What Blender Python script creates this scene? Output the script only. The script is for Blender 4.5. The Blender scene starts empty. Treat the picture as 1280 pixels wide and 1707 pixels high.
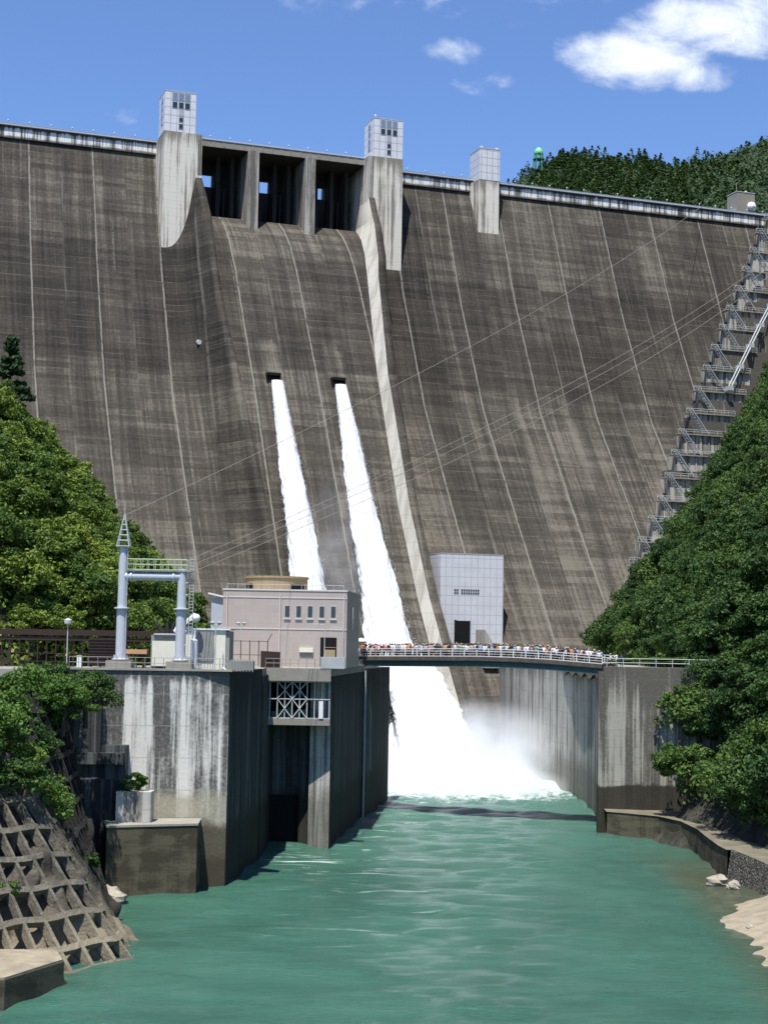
import bpy, math, random
import numpy as np
from mathutils import Vector, Matrix
sc = bpy.context.scene
C = sc.collection
# ------------------------------------------------------------------ camera, sky, sun, exposure
CH, PIT, ROLL, F = 24.0, 0.0815, 0.0171, 2650.0
cam = bpy.data.objects.new('camera', bpy.data.cameras.new('camera')); C.objects.link(cam)
cam.matrix_world = Matrix.Translation((0, 0, CH)) @ Matrix.Rotation(math.pi/2+PIT, 4, 'X') @ Matrix.Rotation(ROLL, 4, 'Z')
cam.data.sensor_fit = 'HORIZONTAL'; cam.data.sensor_width = 36; cam.data.lens = 36*F/1280
cam.data.clip_start = 1; cam.data.clip_end = 9000
sc.camera = cam
SUN = Vector((1.8, 6.3, -16)).normalized()
sun = bpy.data.objects.new('sun', bpy.data.lights.new('sun', 'SUN')); C.objects.link(sun)
sun.data.energy = 4.6; sun.data.angle = math.radians(.53); sun.data.color = (1, .965, .90)
sun.rotation_euler = SUN.to_track_quat('-Z', 'Y').to_euler(); sun.location = (-60, -100, 300)
w = bpy.data.worlds.new('World'); sc.world = w; w.use_nodes = True
sc.view_settings.view_transform = 'Standard'; sc.view_settings.look = 'None'
sc.view_settings.exposure = 0.5; sc.view_settings.gamma = 1
sc.cycles.max_bounces = 8; sc.cycles.diffuse_bounces = 2; sc.cycles.glossy_bounces = 2
sc.cycles.transparent_max_bounces = 4; sc.cycles.volume_bounces = 7
sc.cycles.volume_step_rate = 4; sc.cycles.volume_max_steps = 64

class NT:
    "small helper for building node graphs"
    def __init__(s, tree): s.t = tree; s.n = tree.nodes; s.l = tree.links
    def new(s, typ, **kw):
        n = s.n.new(typ)
        for k, v in kw.items(): setattr(n, k, v)
        return n
    def link(s, a, b): s.l.new(a, b)
    def m(s, op, a, b=0.0, c=None, clamp=False):
        n = s.n.new('ShaderNodeMath'); n.operation = op; n.use_clamp = clamp
        for i, v in enumerate((a, b) if c is None else (a, b, c)):
            if isinstance(v, (int, float)): n.inputs[i].default_value = v
            else: s.l.new(v, n.inputs[i])
        return n.outputs[0]
    def mix(s, f, a, b, mode='MIX'):
        n = s.n.new('ShaderNodeMix'); n.data_type = 'RGBA'; n.blend_type = mode; n.clamp_factor = True
        for i, v in ((0, f), (6, a), (7, b)):
            if isinstance(v, (int, float)): n.inputs[i].default_value = v
            elif isinstance(v, tuple): n.inputs[i].default_value = (*v, 1) if len(v) == 3 else v
            else: s.l.new(v, n.inputs[i])
        return n.outputs[2]
    def noise(s, vec, scale=1, detail=4, rough=.55, sc3=None, dist=0):
        if sc3 is not None:
            mp = s.n.new('ShaderNodeMapping'); mp.inputs['Scale'].default_value = sc3; s.l.new(vec, mp.inputs[0]); vec = mp.outputs[0]
        n = s.n.new('ShaderNodeTexNoise'); n.inputs['Scale'].default_value = scale; n.inputs['Detail'].default_value = detail
        n.inputs['Roughness'].default_value = rough; n.inputs['Distortion'].default_value = dist
        s.l.new(vec, n.inputs['Vector']); return n.outputs['Fac']
    def ramp(s, fac, stops, interp='LINEAR'):
        n = s.n.new('ShaderNodeValToRGB'); n.color_ramp.interpolation = interp
        e = n.color_ramp.elements
        while len(e) < len(stops): e.new(.5)
        for el, (p, c) in zip(e, stops): el.position = p; el.color = (*c, 1) if not isinstance(c, (int, float)) else (c, c, c, 1)
        s.l.new(fac, n.inputs[0]); return n.outputs[0]
    def smooth(s, v, a, b):
        n = s.n.new('ShaderNodeMapRange'); n.interpolation_type = 'SMOOTHSTEP'
        n.inputs[1].default_value = a; n.inputs[2].default_value = b; n.inputs[3].default_value = 0; n.inputs[4].default_value = 1
        if b < a: n.inputs[1].default_value = b; n.inputs[2].default_value = a; n.inputs[3].default_value = 1; n.inputs[4].default_value = 0
        s.l.new(v, n.inputs[0]); return n.outputs[0]
    def sep(s, v):
        n = s.n.new('ShaderNodeSeparateXYZ'); s.l.new(v, n.inputs[0]); return n.outputs
    def comb(s, x, y, z):
        n = s.n.new('ShaderNodeCombineXYZ')
        for i, v in enumerate((x, y, z)):
            if isinstance(v, (int, float)): n.inputs[i].default_value = v
            else: s.l.new(v, n.inputs[i])
        return n.outputs[0]

# the sky: physical blue sky with a few summer clouds set by direction
q = NT(w.node_tree); bg = w.node_tree.nodes['Background']
sky = q.new('ShaderNodeTexSky', sky_type='NISHITA'); sky.sun_disc = False
sky.sun_elevation = math.asin(-SUN.z); sky.sun_rotation = math.atan2(-SUN.x, -SUN.y)
sky.altitude = 300; sky.air_density = 1.0; sky.dust_density = .3; sky.ozone_density = 3.0
tc = q.new('ShaderNodeTexCoord').outputs['Generated']
dx, dy, dz = q.sep(tc)
dyy = q.m('MAXIMUM', dy, .02)
u = q.m('DIVIDE', dx, dyy); v = q.m('DIVIDE', dz, dyy)
uv = q.comb(u, v, 0)
n1 = q.noise(uv, 22, 9, .6, (1, 1.5, 1), .35)
n2 = q.noise(uv, 80, 6, .6, (1, 1.4, 1))
def blob(cx, cy, rx, ry, k):
    a = q.m('DIVIDE', q.m('SUBTRACT', u, cx), rx); b = q.m('DIVIDE', q.m('SUBTRACT', v, cy), ry)
    r2 = q.m('ADD', q.m('MULTIPLY', a, a), q.m('MULTIPLY', b, b))
    return q.m('MULTIPLY', q.m('SUBTRACT', 1, r2, clamp=True), k)
PX = lambda x, y: ((x-640)/F, (1070+.017*(x-640)-y)/F)
def B(x, y, rx, ry, k): cx, cy = PX(x, y); return blob(cx, cy, rx/F, ry/F, k)
bs = [B(1215, 8, 230, 75, 1.15), B(1075, 75, 150, 75, 1.05), B(965, 55, 75, 45, .8), B(1160, 105, 90, 45, .85), B(752, 62, 74, 42, .72), B(798, 112, 70, 34, .46), B(180, 180, 80, 40, .3), B(850, -60, 700, 90, .35), B(-300, 300, 400, 120, .8), B(2200, 300, 700, 150, .9)]
s_ = bs[0]
for b_ in bs[1:]: s_ = q.m('MAXIMUM', s_, b_)
den = q.m('ADD', q.m('MULTIPLY', q.m('SUBTRACT', n1, .5), 1.7), q.m('MULTIPLY', q.m('SUBTRACT', n2, .5), .45))
den = q.m('ADD', q.m('SUBTRACT', s_, .34), den)
cover = q.m('MULTIPLY', q.smooth(den, -.08, .7), q.smooth(s_, 0.0, .25))
shade = q.mix(q.smooth(den, .35, 1.3), (5.6, 6.3, 7.6), (9.6, 9.8, 10.2))
tint = q.mix(1.0, sky.outputs[0], (.90, 1.04, 1.32), 'MULTIPLY')
q.link(q.mix(cover, tint, shade), bg.inputs[0]); bg.inputs[1].default_value = .098

# ------------------------------------------------------------------ measured frame of the dam: s along the crest, d out from the upstream-side reference plane, z up from the river
PSI, X0, Y0, H = .3363, -78.44, 370.27, 144.14
A = np.array([math.cos(PSI), math.sin(PSI)]); N = np.array([math.sin(PSI), -math.cos(PSI)])
def prof(z):
    z = np.asarray(z, float)
    return np.maximum(0, H-3.31-z)*.426+np.maximum(0, H-35-z)*.1+np.maximum(0, H-65-z)*.206+np.maximum(0, H-95-z)*.0153
def W(s, d, z): p = np.array([X0, Y0])+A*s+N*d; return (p[0], p[1], z)
rng = np.random.default_rng(7); random.seed(7)

# ------------------------------------------------------------------ mesh helpers
class MB:
    def __init__(s): s.v = []; s.f = []
    def add(s, vs, fs):
        k = len(s.v); s.v += [tuple(p) for p in vs]; s.f += [tuple(i+k for i in f) for f in fs]; return s
    def box(s, x0, x1, y0, y1, z0, z1):
        return s.add([(x0,y0,z0),(x1,y0,z0),(x1,y1,z0),(x0,y1,z0),(x0,y0,z1),(x1,y0,z1),(x1,y1,z1),(x0,y1,z1)],
                     [(0,3,2,1),(4,5,6,7),(0,1,5,4),(1,2,6,5),(2,3,7,6),(3,0,4,7)])
    def prism(s, poly, z0, z1):
        "poly counter-clockwise (x,y); z0/z1 numbers or lists"
        n = len(poly); a = z0 if hasattr(z0, '__len__') else [z0]*n; b = z1 if hasattr(z1, '__len__') else [z1]*n
        vs = [(x, y, a[i]) for i, (x, y) in enumerate(poly)]+[(x, y, b[i]) for i, (x, y) in enumerate(poly)]
        return s.add(vs, [tuple(range(n))[::-1], tuple(range(n, 2*n))]+[(i, (i+1) % n, n+(i+1) % n, n+i) for i in range(n)])
    def tube(s, pts, r, n=8, cap=True):
        pts = [Vector(p) for p in pts]; rs = r if hasattr(r, '__len__') else [r]*len(pts)
        k = len(s.v); up = Vector((0, 0, 1))
        for i, p in enumerate(pts):
            d = (pts[min(i+1, len(pts)-1)]-pts[max(i-1, 0)]).normalized()
            a = d.cross(up if abs(d.z) < .95 else Vector((1, 0, 0))).normalized(); b = d.cross(a)
            for j in range(n):
                t = 2*math.pi*j/n; s.v.append(tuple(p+(a*math.cos(t)+b*math.sin(t))*rs[i]))
        for i in range(len(pts)-1):
            for j in range(n):
                a0 = k+i*n+j; a1 = k+i*n+(j+1) % n; s.f.append((a0, a1, a1+n, a0+n))
        if cap: s.f.append(tuple(k+j for j in range(n))[::-1]); s.f.append(tuple(k+(len(pts)-1)*n+j for j in range(n)))
        return s
    def bar(s, p0, p1, t=.1): return s.tube([p0, p1], t/2*1.2, 4)
    def ball(s, c, r, n=10, m=6, sz=1):
        k = len(s.v)
        for i in range(m+1):
            t = math.pi*i/m
            for j in range(n):
                a = 2*math.pi*j/n; s.v.append((c[0]+r*math.sin(t)*math.cos(a), c[1]+r*math.sin(t)*math.sin(a), c[2]+r*sz*math.cos(t)))
        for i in range(m):
            for j in range(n):
                a0 = k+i*n+j; a1 = k+i*n+(j+1) % n; s.f.append((a0, a0+n, a1+n, a1))
        return s
    def lathe(s, c, prof_, n=16):
        "prof_ list of (r,z) above centre c"
        k = len(s.v)
        for r, z in prof_:
            for j in range(n):
                a = 2*math.pi*j/n; s.v.append((c[0]+r*math.cos(a), c[1]+r*math.sin(a), c[2]+z))
        for i in range(len(prof_)-1):
            for j in range(n):
                a0 = k+i*n+j; a1 = k+i*n+(j+1) % n; s.f.append((a0, a1, a1+n, a0+n))
        s.f.append(tuple(k+j for j in range(n))[::-1]); s.f.append(tuple(k+(len(prof_)-1)*n+j for j in range(n)))
        return s
    def build(s, name, mat, parent=None, world=True, smooth=False):
        me = bpy.data.meshes.new(name); me.from_pydata(s.v, [], s.f); me.materials.append(mat)
        if smooth: me.shade_smooth()
        return link(name, me, parent, world)
def link(name, me, parent=None, world=True):
    o = bpy.data.objects.new(name, me); C.objects.link(o)
    if parent:
        o.parent = parent
        if world: me.transform(parent_world(parent).inverted())
    return o
def parent_world(p):
    m = Matrix.LocRotScale(p.location, p.rotation_euler, p.scale)
    return parent_world(p.parent) @ m if p.parent else m
def npmesh(name, V, Fq, mat, smooth=False):
    me = bpy.data.meshes.new(name); n = Fq.shape[1]
    me.vertices.add(len(V)); me.vertices.foreach_set('co', np.ascontiguousarray(V, dtype=np.float32).ravel())
    me.loops.add(Fq.size); me.loops.foreach_set('vertex_index', Fq.ravel().astype(np.int32))
    me.polygons.add(len(Fq)); me.polygons.foreach_set('loop_start', np.arange(0, Fq.size, n, dtype=np.int32))
    if smooth: me.polygons.foreach_set('use_smooth', np.ones(len(Fq), bool))
    me.update(calc_edges=True)
    for m_ in (mat if isinstance(mat, list) else [mat]): me.materials.append(m_)
    return me
def grid(name, P, mat, smooth=True, mask=None, flip=False):
    "P array (rows, cols, 3)"
    r, c = P.shape[:2]; i = np.arange(r*c).reshape(r, c)
    Q = np.stack([i[:-1, :-1], i[:-1, 1:], i[1:, 1:], i[1:, :-1]], -1).reshape(-1, 4)
    if mask is not None: Q = Q[mask.ravel()]
    if flip: Q = Q[:, ::-1]
    return npmesh(name, P.reshape(-1, 3), Q, mat, smooth)
def tag(o, label=None, cat=None, group=None, kind=None):
    for k, v_ in (('label', label), ('category', cat), ('group', group), ('kind', kind)):
        if v_: o[k] = v_
    return o
def empty(name, loc, rz=0, **kw):
    o = bpy.data.objects.new(name, None); C.objects.link(o); o.location = loc; o.rotation_euler = (0, 0, rz)
    return tag(o, **kw)
def copy_tree(o, loc=None, rz=None, parent=None, scale=None, label=None):
    c = o.copy(); C.objects.link(c)
    if parent: c.parent = parent
    if loc is not None: c.location = loc
    if rz is not None: c.rotation_euler = (0, 0, rz)
    if scale is not None: c.scale = scale if hasattr(scale, '__len__') else (scale,)*3
    if label: c['label'] = label
    for ch in list(o.children): copy_tree(ch, parent=c)
    return c

# ------------------------------------------------------------------ materials
def mat(name, col, rough=.8, metal=0, var=.12, scale=1.5, bump=0.0, spec=.3):
    m = bpy.data.materials.new(name); m.use_nodes = True; t = NT(m.node_tree); b = m.node_tree.nodes['Principled BSDF']
    b.inputs['Roughness'].default_value = rough; b.inputs['Metallic'].default_value = metal; b.inputs['Specular IOR Level'].default_value = spec
    o = t.new('ShaderNodeTexCoord').outputs['Object']
    f = t.noise(o, scale, 5)
    t.link(t.mix(f, tuple(c*(1-var*2) for c in col), tuple(min(1, c*(1+var*2)) for c in col)), b.inputs['Base Color'])
    if bump:
        bn = t.new('ShaderNodeBump'); bn.inputs['Strength'].default_value = bump; bn.inputs['Distance'].default_value = .1
        t.link(t.noise(o, scale*4, 4), bn.inputs['Height']); t.link(bn.outputs[0], b.inputs['Normal'])
    return m

def dam_material():
    m = bpy.data.materials.new('weathered_dam_concrete'); m.use_nodes = True; t = NT(m.node_tree); b = m.node_tree.nodes['Principled BSDF']
    b.inputs['Roughness'].default_value = .9; b.inputs['Specular IOR Level'].default_value = .15
    o = t.new('ShaderNodeTexCoord').outputs['Object']
    at = t.new('ShaderNodeAttribute', attribute_name='joint'); js = at.outputs['Fac']
    x, y, z = t.sep(o)
    sz = t.comb(js, z, 0)
    big = t.noise(sz, .03, 3, .5)
    streak = t.noise(sz, 1, 6, .65, (.38, .018, 1), .25)
    streak2 = t.noise(sz, 1, 4, .6, (1.6, .045, 1))
    layer = t.noise(sz, 1, 5, .7, (.025, .75, 1), .1)
    layer2 = t.noise(sz, 1, 3, .6, (.12, 2.6, 1))
    fine = t.noise(sz, 1.3, 6, .7)
    # lifts of 1.5 m inside blocks of 15 m
    lift = t.m('FLOOR', t.m('DIVIDE', z, 1.5)); blk = t.m('FLOOR', t.m('DIVIDE', t.m('ADD', js, 7.5), 7.5))
    wn = t.new('ShaderNodeTexWhiteNoise', noise_dimensions='2D'); t.link(t.comb(lift, blk, 0), wn.inputs[0])
    wb = t.new('ShaderNodeTexWhiteNoise', noise_dimensions='1D'); t.link(blk, wb.inputs['W'])
    a = t.m('ADD', t.m('MULTIPLY', streak, .62), t.m('MULTIPLY', layer, .30))
    a = t.m('ADD', a, t.m('MULTIPLY', streak2, .46)); a = t.m('ADD', a, t.m('MULTIPLY', fine, .36))
    a = t.m('ADD', a, t.m('MULTIPLY', big, .50)); a = t.m('ADD', a, t.m('MULTIPLY', layer2, .16))
    a = t.m('ADD', a, t.m('MULTIPLY', wn.outputs[0], .12)); a = t.m('ADD', a, t.m('MULTIPLY', wb.outputs[0], .07))
    # tall stained zones: dark between two old levels, paler low down
    zz = t.m('ADD', z, t.m('MULTIPLY', t.m('SUBTRACT', wb.outputs[0], .5), 3))
    zone = t.m('MULTIPLY', t.smooth(zz, 84, 85.5), t.smooth(zz, 115.5, 114))
    a = t.m('SUBTRACT', a, t.m('MULTIPLY', zone, .12))
    a = t.m('ADD', a, t.m('MULTIPLY', t.smooth(z, 70, 25), .07))
    a = t.m('SUBTRACT', a, .075)
    wt = t.new('ShaderNodeAttribute', attribute_name='wet').outputs['Fac']
    a = t.m('SUBTRACT', a, t.m('MULTIPLY', wt, t.m('ADD', .10, t.m('MULTIPLY', streak2, .24))))
    # paler sound concrete on the right-hand blocks
    a = t.m('ADD', a, t.m('MULTIPLY', t.m('MULTIPLY', t.smooth(js, 85, 165), t.smooth(z, 140, 75)), .06))
    col = t.ramp(a, [(.86/1.6, (.018, .0162, .0138)), (1.08/1.6, (.041, .0362, .0300)), (1.24/1.6, (.070, .0615, .050)), (1.42/1.6, (.155, .139, .112))])
    # ramp reads a/1.6
    rn = [l for l in m.node_tree.links if l.to_node.type == 'VALTORGB'][0]; m.node_tree.links.remove(rn)
    vr = [n for n in m.node_tree.nodes if n.type == 'VALTORGB'][0]; t.link(t.m('DIVIDE', a, 1.6), vr.inputs[0])
    # lift seams
    fz = t.m('ABSOLUTE', t.m('SUBTRACT', t.m('FRACT', t.m('DIVIDE', z, 1.5)), .5))
    seam = t.m('MULTIPLY', t.smooth(fz, .44, .48), t.smooth(t.noise(sz, 1, 5, .65, (.10, .7, 1)), .47, .58))
    col = t.mix(t.m('MULTIPLY', seam, .42), col, (.19, .175, .145))
    seamd = t.m('MULTIPLY', t.smooth(fz, .44, .49), t.smooth(t.noise(sz, 1, 4, .6, (.09, .5, 1)), .52, .42))
    col = t.mix(t.m('MULTIPLY', seamd, .5), col, (.03, .027, .022))
    # calcite on the vertical joints: strong every 15 m, faint every 7.5 m
    wob = t.m('MULTIPLY', t.m('SUBTRACT', t.noise(sz, 1, 3, .5, (.05, .25, 1)), .5), .35)
    jj = t.m('ADD', js, wob)
    f15 = t.m('ABSOLUTE', t.m('SUBTRACT', t.m('FRACT', t.m('DIVIDE', jj, 15)), .5))
    f75 = t.m('ABSOLUTE', t.m('SUBTRACT', t.m('FRACT', t.m('ADD', t.m('DIVIDE', jj, 15), .5)), .5))
    wid = t.m('MULTIPLY', t.noise(sz, 1, 4, .6, (.2, .35, 1)), .012)
    j1 = t.smooth(t.m('SUBTRACT', f15, wid), .0085, .003)
    j2 = t.m('MULTIPLY', t.smooth(t.m('SUBTRACT', f75, wid), .011, .003), t.smooth(t.noise(sz, 1, 4, .6, (.04, .03, 1)), .46, .58))
    brk = t.smooth(t.noise(sz, 1, 5, .7, (.3, .5, 1)), .28, .5)
    col = t.mix(t.m('MULTIPLY', t.m('MULTIPLY', j1, brk), .8), col, (.235, .22, .19))
    col = t.mix(t.m('MULTIPLY', t.m('MULTIPLY', j2, brk), .6), col, (.16, .15, .13))
    # thin lime runs
    run = t.m('MULTIPLY', t.smooth(t.noise(sz, 1, 5, .6, (1.1, .012, 1)), .60, .70), t.smooth(t.noise(sz, 1, 3, .6, (.06, .05, 1)), .46, .62))
    run = t.m('MULTIPLY', run, t.smooth(fine, .38, .6))
    col = t.mix(t.m('MULTIPLY', run, .6), col, (.22, .205, .17))
    t.link(col, b.inputs['Base Color'])
    bn = t.new('ShaderNodeBump'); bn.inputs['Strength'].default_value = .5; bn.inputs['Distance'].default_value = .22
    t.link(t.m('ADD', fine, t.m('MULTIPLY', layer2, .8)), bn.inputs['Height']); t.link(bn.outputs[0], b.inputs['Normal'])
    return m

def wall_material(name, light, dark, stain=.5, width=.55, lift=2.0, low=None, topdark=None, fine_=.3, vz=.028):
    "weathered concrete with dark runs coming down from above, pour lines and (low) tide bands"
    m = bpy.data.materials.new(name); m.use_nodes = True; t = NT(m.node_tree); b = m.node_tree.nodes['Principled BSDF']
    b.inputs['Roughness'].default_value = .88; b.inputs['Specular IOR Level'].default_value = .2
    g = t.new('ShaderNodeNewGeometry').outputs['Position']
    x, y, z = t.sep(g)
    st = t.noise(g, 1, 6, .62, (width, width, vz), .15)
    st2 = t.noise(g, 1, 4, .6, (width*3.4, width*3.4, .05))
    pat = t.noise(g, .35, 5, .65); fi = t.noise(g, 3.2, 6, .7)
    a = t.m('ADD', t.m('MULTIPLY', st, .85), t.m('MULTIPLY', st2, .40)); a = t.m('ADD', a, t.m('MULTIPLY', pat, .15)); a = t.m('ADD', a, t.m('MULTIPLY', fi, fine_*.35))
    if topdark: a = t.m('SUBTRACT', a, t.m('MULTIPLY', t.smooth(z, topdark[0], topdark[1]), .15))
    th = .70+fine_*.175+(stain-.5)*.42
    k = t.smooth(a, th-.085, th+.085)
    col = t.mix(k, dark, light)
    col = t.mix(t.m('MULTIPLY', t.smooth(fi, .35, .7), .22), col, tuple(c*.6 for c in light))
    fz = t.m('ABSOLUTE', t.m('SUBTRACT', t.m('FRACT', t.m('DIVIDE', t.m('ADD', z, t.m('MULTIPLY', pat, .12)), lift)), .5))
    col = t.mix(t.m('MULTIPLY', t.smooth(fz, .476, .494), .5), col, tuple(c*.45 for c in light))
    if low:
        zt = t.m('ADD', z, t.m('MULTIPLY', t.m('SUBTRACT', pat, .5), 2.2 if abs(low[0][0]) < 50 else .9))
        for za, zb, c_, amt in low: col = t.mix(t.m('MULTIPLY', t.smooth(zt, za, zb), amt), col, t.mix(fi, tuple(i*.6 for i in c_), tuple(i*1.35 for i in c_)))
    t.link(col, b.inputs['Base Color'])
    bn = t.new('ShaderNodeBump'); bn.inputs['Strength'].default_value = .4; bn.inputs['Distance'].default_value = .08
    t.link(fi, bn.inputs['Height']); t.link(bn.outputs[0], b.inputs['Normal'])
    return m

def panel_material(name, col, line, pu, pz, ou=0, oz=0, lw=.02, axis='x'):
    "cladding panels with thin joints, drawn in the object's own frame"
    m = bpy.data.materials.new(name); m.use_nodes = True; t = NT(m.node_tree); b = m.node_tree.nodes['Principled BSDF']
    b.inputs['Roughness'].default_value = .45
    o = t.new('ShaderNodeTexCoord').outputs['Object']; x, y, z = t.sep(o)
    nz = t.new('ShaderNodeTexCoord').outputs['Normal']; nx, ny, _ = t.sep(nz)
    h = t.m('ADD', t.m('MULTIPLY', x, t.m('ABSOLUTE', ny)), t.m('MULTIPLY', y, t.m('ABSOLUTE', nx)))
    fu = t.m('ABSOLUTE', t.m('SUBTRACT', t.m('FRACT', t.m('DIVIDE', t.m('ADD', h, ou), pu)), .5))
    fz = t.m('ABSOLUTE', t.m('SUBTRACT', t.m('FRACT', t.m('DIVIDE', t.m('ADD', z, oz), pz)), .5))
    ln = t.m('MAXIMUM', t.smooth(fu, .5-lw*1.6/pu*2, .5-lw/pu), t.smooth(fz, .5-lw*1.6/pz*2, .5-lw/pz))
    wn = t.new('ShaderNodeTexWhiteNoise', noise_dimensions='2D')
    t.link(t.comb(t.m('ROUND', t.m('DIVIDE', t.m('ADD', h, ou), pu)), t.m('ROUND', t.m('DIVIDE', t.m('ADD', z, oz), pz)), 0), wn.inputs[0])
    c2 = t.mix(t.m('MULTIPLY', wn.outputs[0], .5), col, tuple(c*.84 for c in col))
    c2 = t.mix(t.m('MULTIPLY', t.noise(o, 1, 4, .6, (.9, .9, .15)), .22), c2, tuple(c*.62 for c in col))
    t.link(t.mix(ln, c2, line), b.inputs['Base Color'])
    return m

def foliage(name, cols, var=1.0):
    m = bpy.data.materials.new(name); m.use_nodes = True; t = NT(m.node_tree); b = m.node_tree.nodes['Principled BSDF']
    b.inputs['Roughness'].default_value = .62; b.inputs['Specular IOR Level'].default_value = .28
    oi = t.new('ShaderNodeObjectInfo').outputs['Random']
    g = t.new('ShaderNodeNewGeometry'); rp = g.outputs['Random Per Island']
    pos = g.outputs['Position']
    n = t.noise(pos, .16, 3, .6)
    f = t.m('ADD', t.m('MULTIPLY', rp, .35), t.m('ADD', t.m('MULTIPLY', oi, .40), t.m('MULTIPLY', t.smooth(n, .3, .7), .25)))
    col = t.ramp(f, [(.12, cols[0]), (.5, cols[1]), (.82, cols[2])])
    t.link(col, b.inputs['Base Color'])
    tr = t.new('ShaderNodeBsdfTranslucent'); t.link(t.mix(.5, col, (.10, .16, .02)), tr.inputs[0])
    ms = t.new('ShaderNodeMixShader'); ms.inputs[0].default_value = .22
    t.link(b.outputs[0], ms.inputs[1]); t.link(tr.outputs[0], ms.inputs[2])
    t.link(ms.outputs[0], m.node_tree.nodes['Material Output'].inputs[0])
    return m

M = {}
M['dam'] = dam_material()
M['pier'] = wall_material('pale_pier_concrete', (.74, .69, .59), (.24, .215, .17), stain=.38, width=.5, lift=1.9, topdark=(139, 144.5), fine_=.25)
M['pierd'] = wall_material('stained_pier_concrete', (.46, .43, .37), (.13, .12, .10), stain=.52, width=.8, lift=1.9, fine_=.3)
M['band'] = wall_material('stained_crest_band', (.86, .84, .78), (.06, .055, .045), stain=.44, width=.75, lift=50, low=[(141.5, 141.0, (.05, .045, .036), .85)], topdark=(142.7, 143.6), fine_=.35)
M['step'] = wall_material('streaked_step_concrete', (.50, .48, .42), (.13, .12, .10), stain=.49, width=1.1, lift=50, fine_=.3)
M['guide'] = wall_material('pale_guide_wall_concrete', (.43, .41, .36), (.31, .29, .25), stain=.45, width=.35, lift=3, fine_=.3)
M['deck'] = mat('road_deck_concrete', (.27, .25, .21), .85, bump=.2)
M['bay'] = mat('shade_dark_bay_concrete', (.035, .033, .03), .9, var=.3)  # near-black: the gloom inside the gate bays is put into the colour
M['dark'] = mat('dark_gate_steel', (.018, .019, .02), .6)
M['rail'] = mat('pale_blue_parapet_metal', (.45, .48, .53), .45, var=.05)
M['white'] = mat('white_paint', (.78, .78, .76), .45, var=.04)
M['tower'] = panel_material('white_tower_cladding', (.74, .74, .75), (.33, .33, .34), 1.55, 1.95, .75, .0, .035)
M['box'] = panel_material('silver_white_cladding', (.68, .68, .71), (.42, .43, .46), 1.42, 1.95, .2, -.1, .03)
M['glass'] = mat('dark_window_glass', (.02, .028, .04), .12, var=.1, spec=.8)
M['glassb'] = mat('blue_grey_window_glass', (.20, .25, .32), .15, var=.1, spec=.8)
M['louver'] = mat('grey_louvre', (.40, .40, .41), .5)
tide = [(6.6, 5.4, (.085, .072, .048), .93), (3.6, 2.2, (.062, .052, .034), .9)]
M['wall'] = wall_material('streaked_river_wall', (.72, .69, .62), (.085, .082, .074), stain=.53, width=.62, lift=3.1, low=[(9.6, 8.0, (.40, .365, .27), .8)]+tide, topdark=(19.2, 20.8), fine_=.4)
M['walldark'] = wall_material('shade_dark_river_wall', (.11, .12, .118), (.026, .030, .031), stain=.55, width=1.1, lift=3.1, low=[(7, 5, (.03, .03, .024), .85)], topdark=(15, 21), fine_=.3)  # shadow on walls turned from the sun and in recesses is painted in
M['train'] = wall_material('streaked_training_wall', (.50, .49, .44), (.14, .135, .12), stain=.42, width=.75, lift=2.6, low=[(7.5, 4, (.09, .08, .062), .6)], topdark=(17, 22), fine_=.3)
M['abut'] = wall_material('blotched_abutment_concrete', (.38, .36, .30), (.10, .09, .075), stain=.50, width=.8, lift=2.2, low=[(6.4, 5.9, (.035, .031, .022), .95)], topdark=(15, 22), fine_=.4)
M['olive'] = wall_material('olive_brown_wet_concrete', (.115, .10, .066), (.058, .05, .034), stain=.5, width=.28, lift=2.3, fine_=.5, vz=.8)
M['apron'] = mat('pale_dusty_apron_concrete', (.17, .15, .105), .9, var=.3, scale=.5, bump=.3)
M['plat'] = mat('platform_concrete', (.30, .285, .24), .9, var=.2, scale=.6, bump=.2)
M['pink'] = panel_material('pinkish_tile_cladding', (.47, .40, .35), (.41, .345, .30), .9, .9, .3, .2, .012)
M['pinkl'] = mat('pale_stringcourse', (.62, .57, .54), .7, var=.05)
M['tan'] = panel_material('tan_drum_cladding', (.36, .28, .155), (.27, .21, .12), 2.6, 6, .3, 0, .03)
M['galv'] = mat('grey_blue_painted_steel', (.48, .50, .53), .4, var=.1, scale=2)
M['galvd'] = mat('galvanised_grating', (.22, .24, .25), .5)
M['yrail'] = mat('yellow_green_rail_paint', (.42, .50, .32), .5)
M['cream'] = mat('cream_cabinet_paint', (.72, .70, .57), .5, var=.05)
M['tgrey'] = mat('transformer_grey_paint', (.26, .26, .235), .55)
M['lgrey'] = mat('light_grey_paint', (.46, .47, .46), .5)
M['brown'] = mat('dark_brown_steel', (.040, .022, .017), .6)
M['black'] = mat('black_opening', (.006, .006, .007), .9)
M['truss'] = mat('pale_grey_truss_steel', (.45, .47, .47), .5)
M['teal'] = mat('teal_girder_paint', (.060, .105, .098), .5, var=.15)
M['tgreen'] = mat('green_machine_paint', (.03, .11, .09), .5)
M['curb'] = mat('stained_bridge_curb', (.085, .075, .062), .85, var=.35, scale=1.2)
M['wrail'] = mat('white_rail_paint', (.80, .76, .72), .4, var=.03)
M['orange'] = mat('faded_orange_boards', (.52, .30, .16), .7)
M['bark'] = mat('bark', (.07, .055, .04), .9)
M['soil'] = mat('dark_forest_soil', (.022, .028, .012), .95, var=.35, scale=.3, bump=.6)
M['rock'] = mat('shaded_dark_rock', (.040, .036, .028), .95, var=.45, scale=.5, bump=.8)
M['wire'] = mat('pale_cable', (.30, .27, .23), .5)
M['leafL'] = foliage('sunlit_yellow_green_leaves', ((.026, .066, .013), (.088, .155, .024), (.22, .28, .040)))
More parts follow.
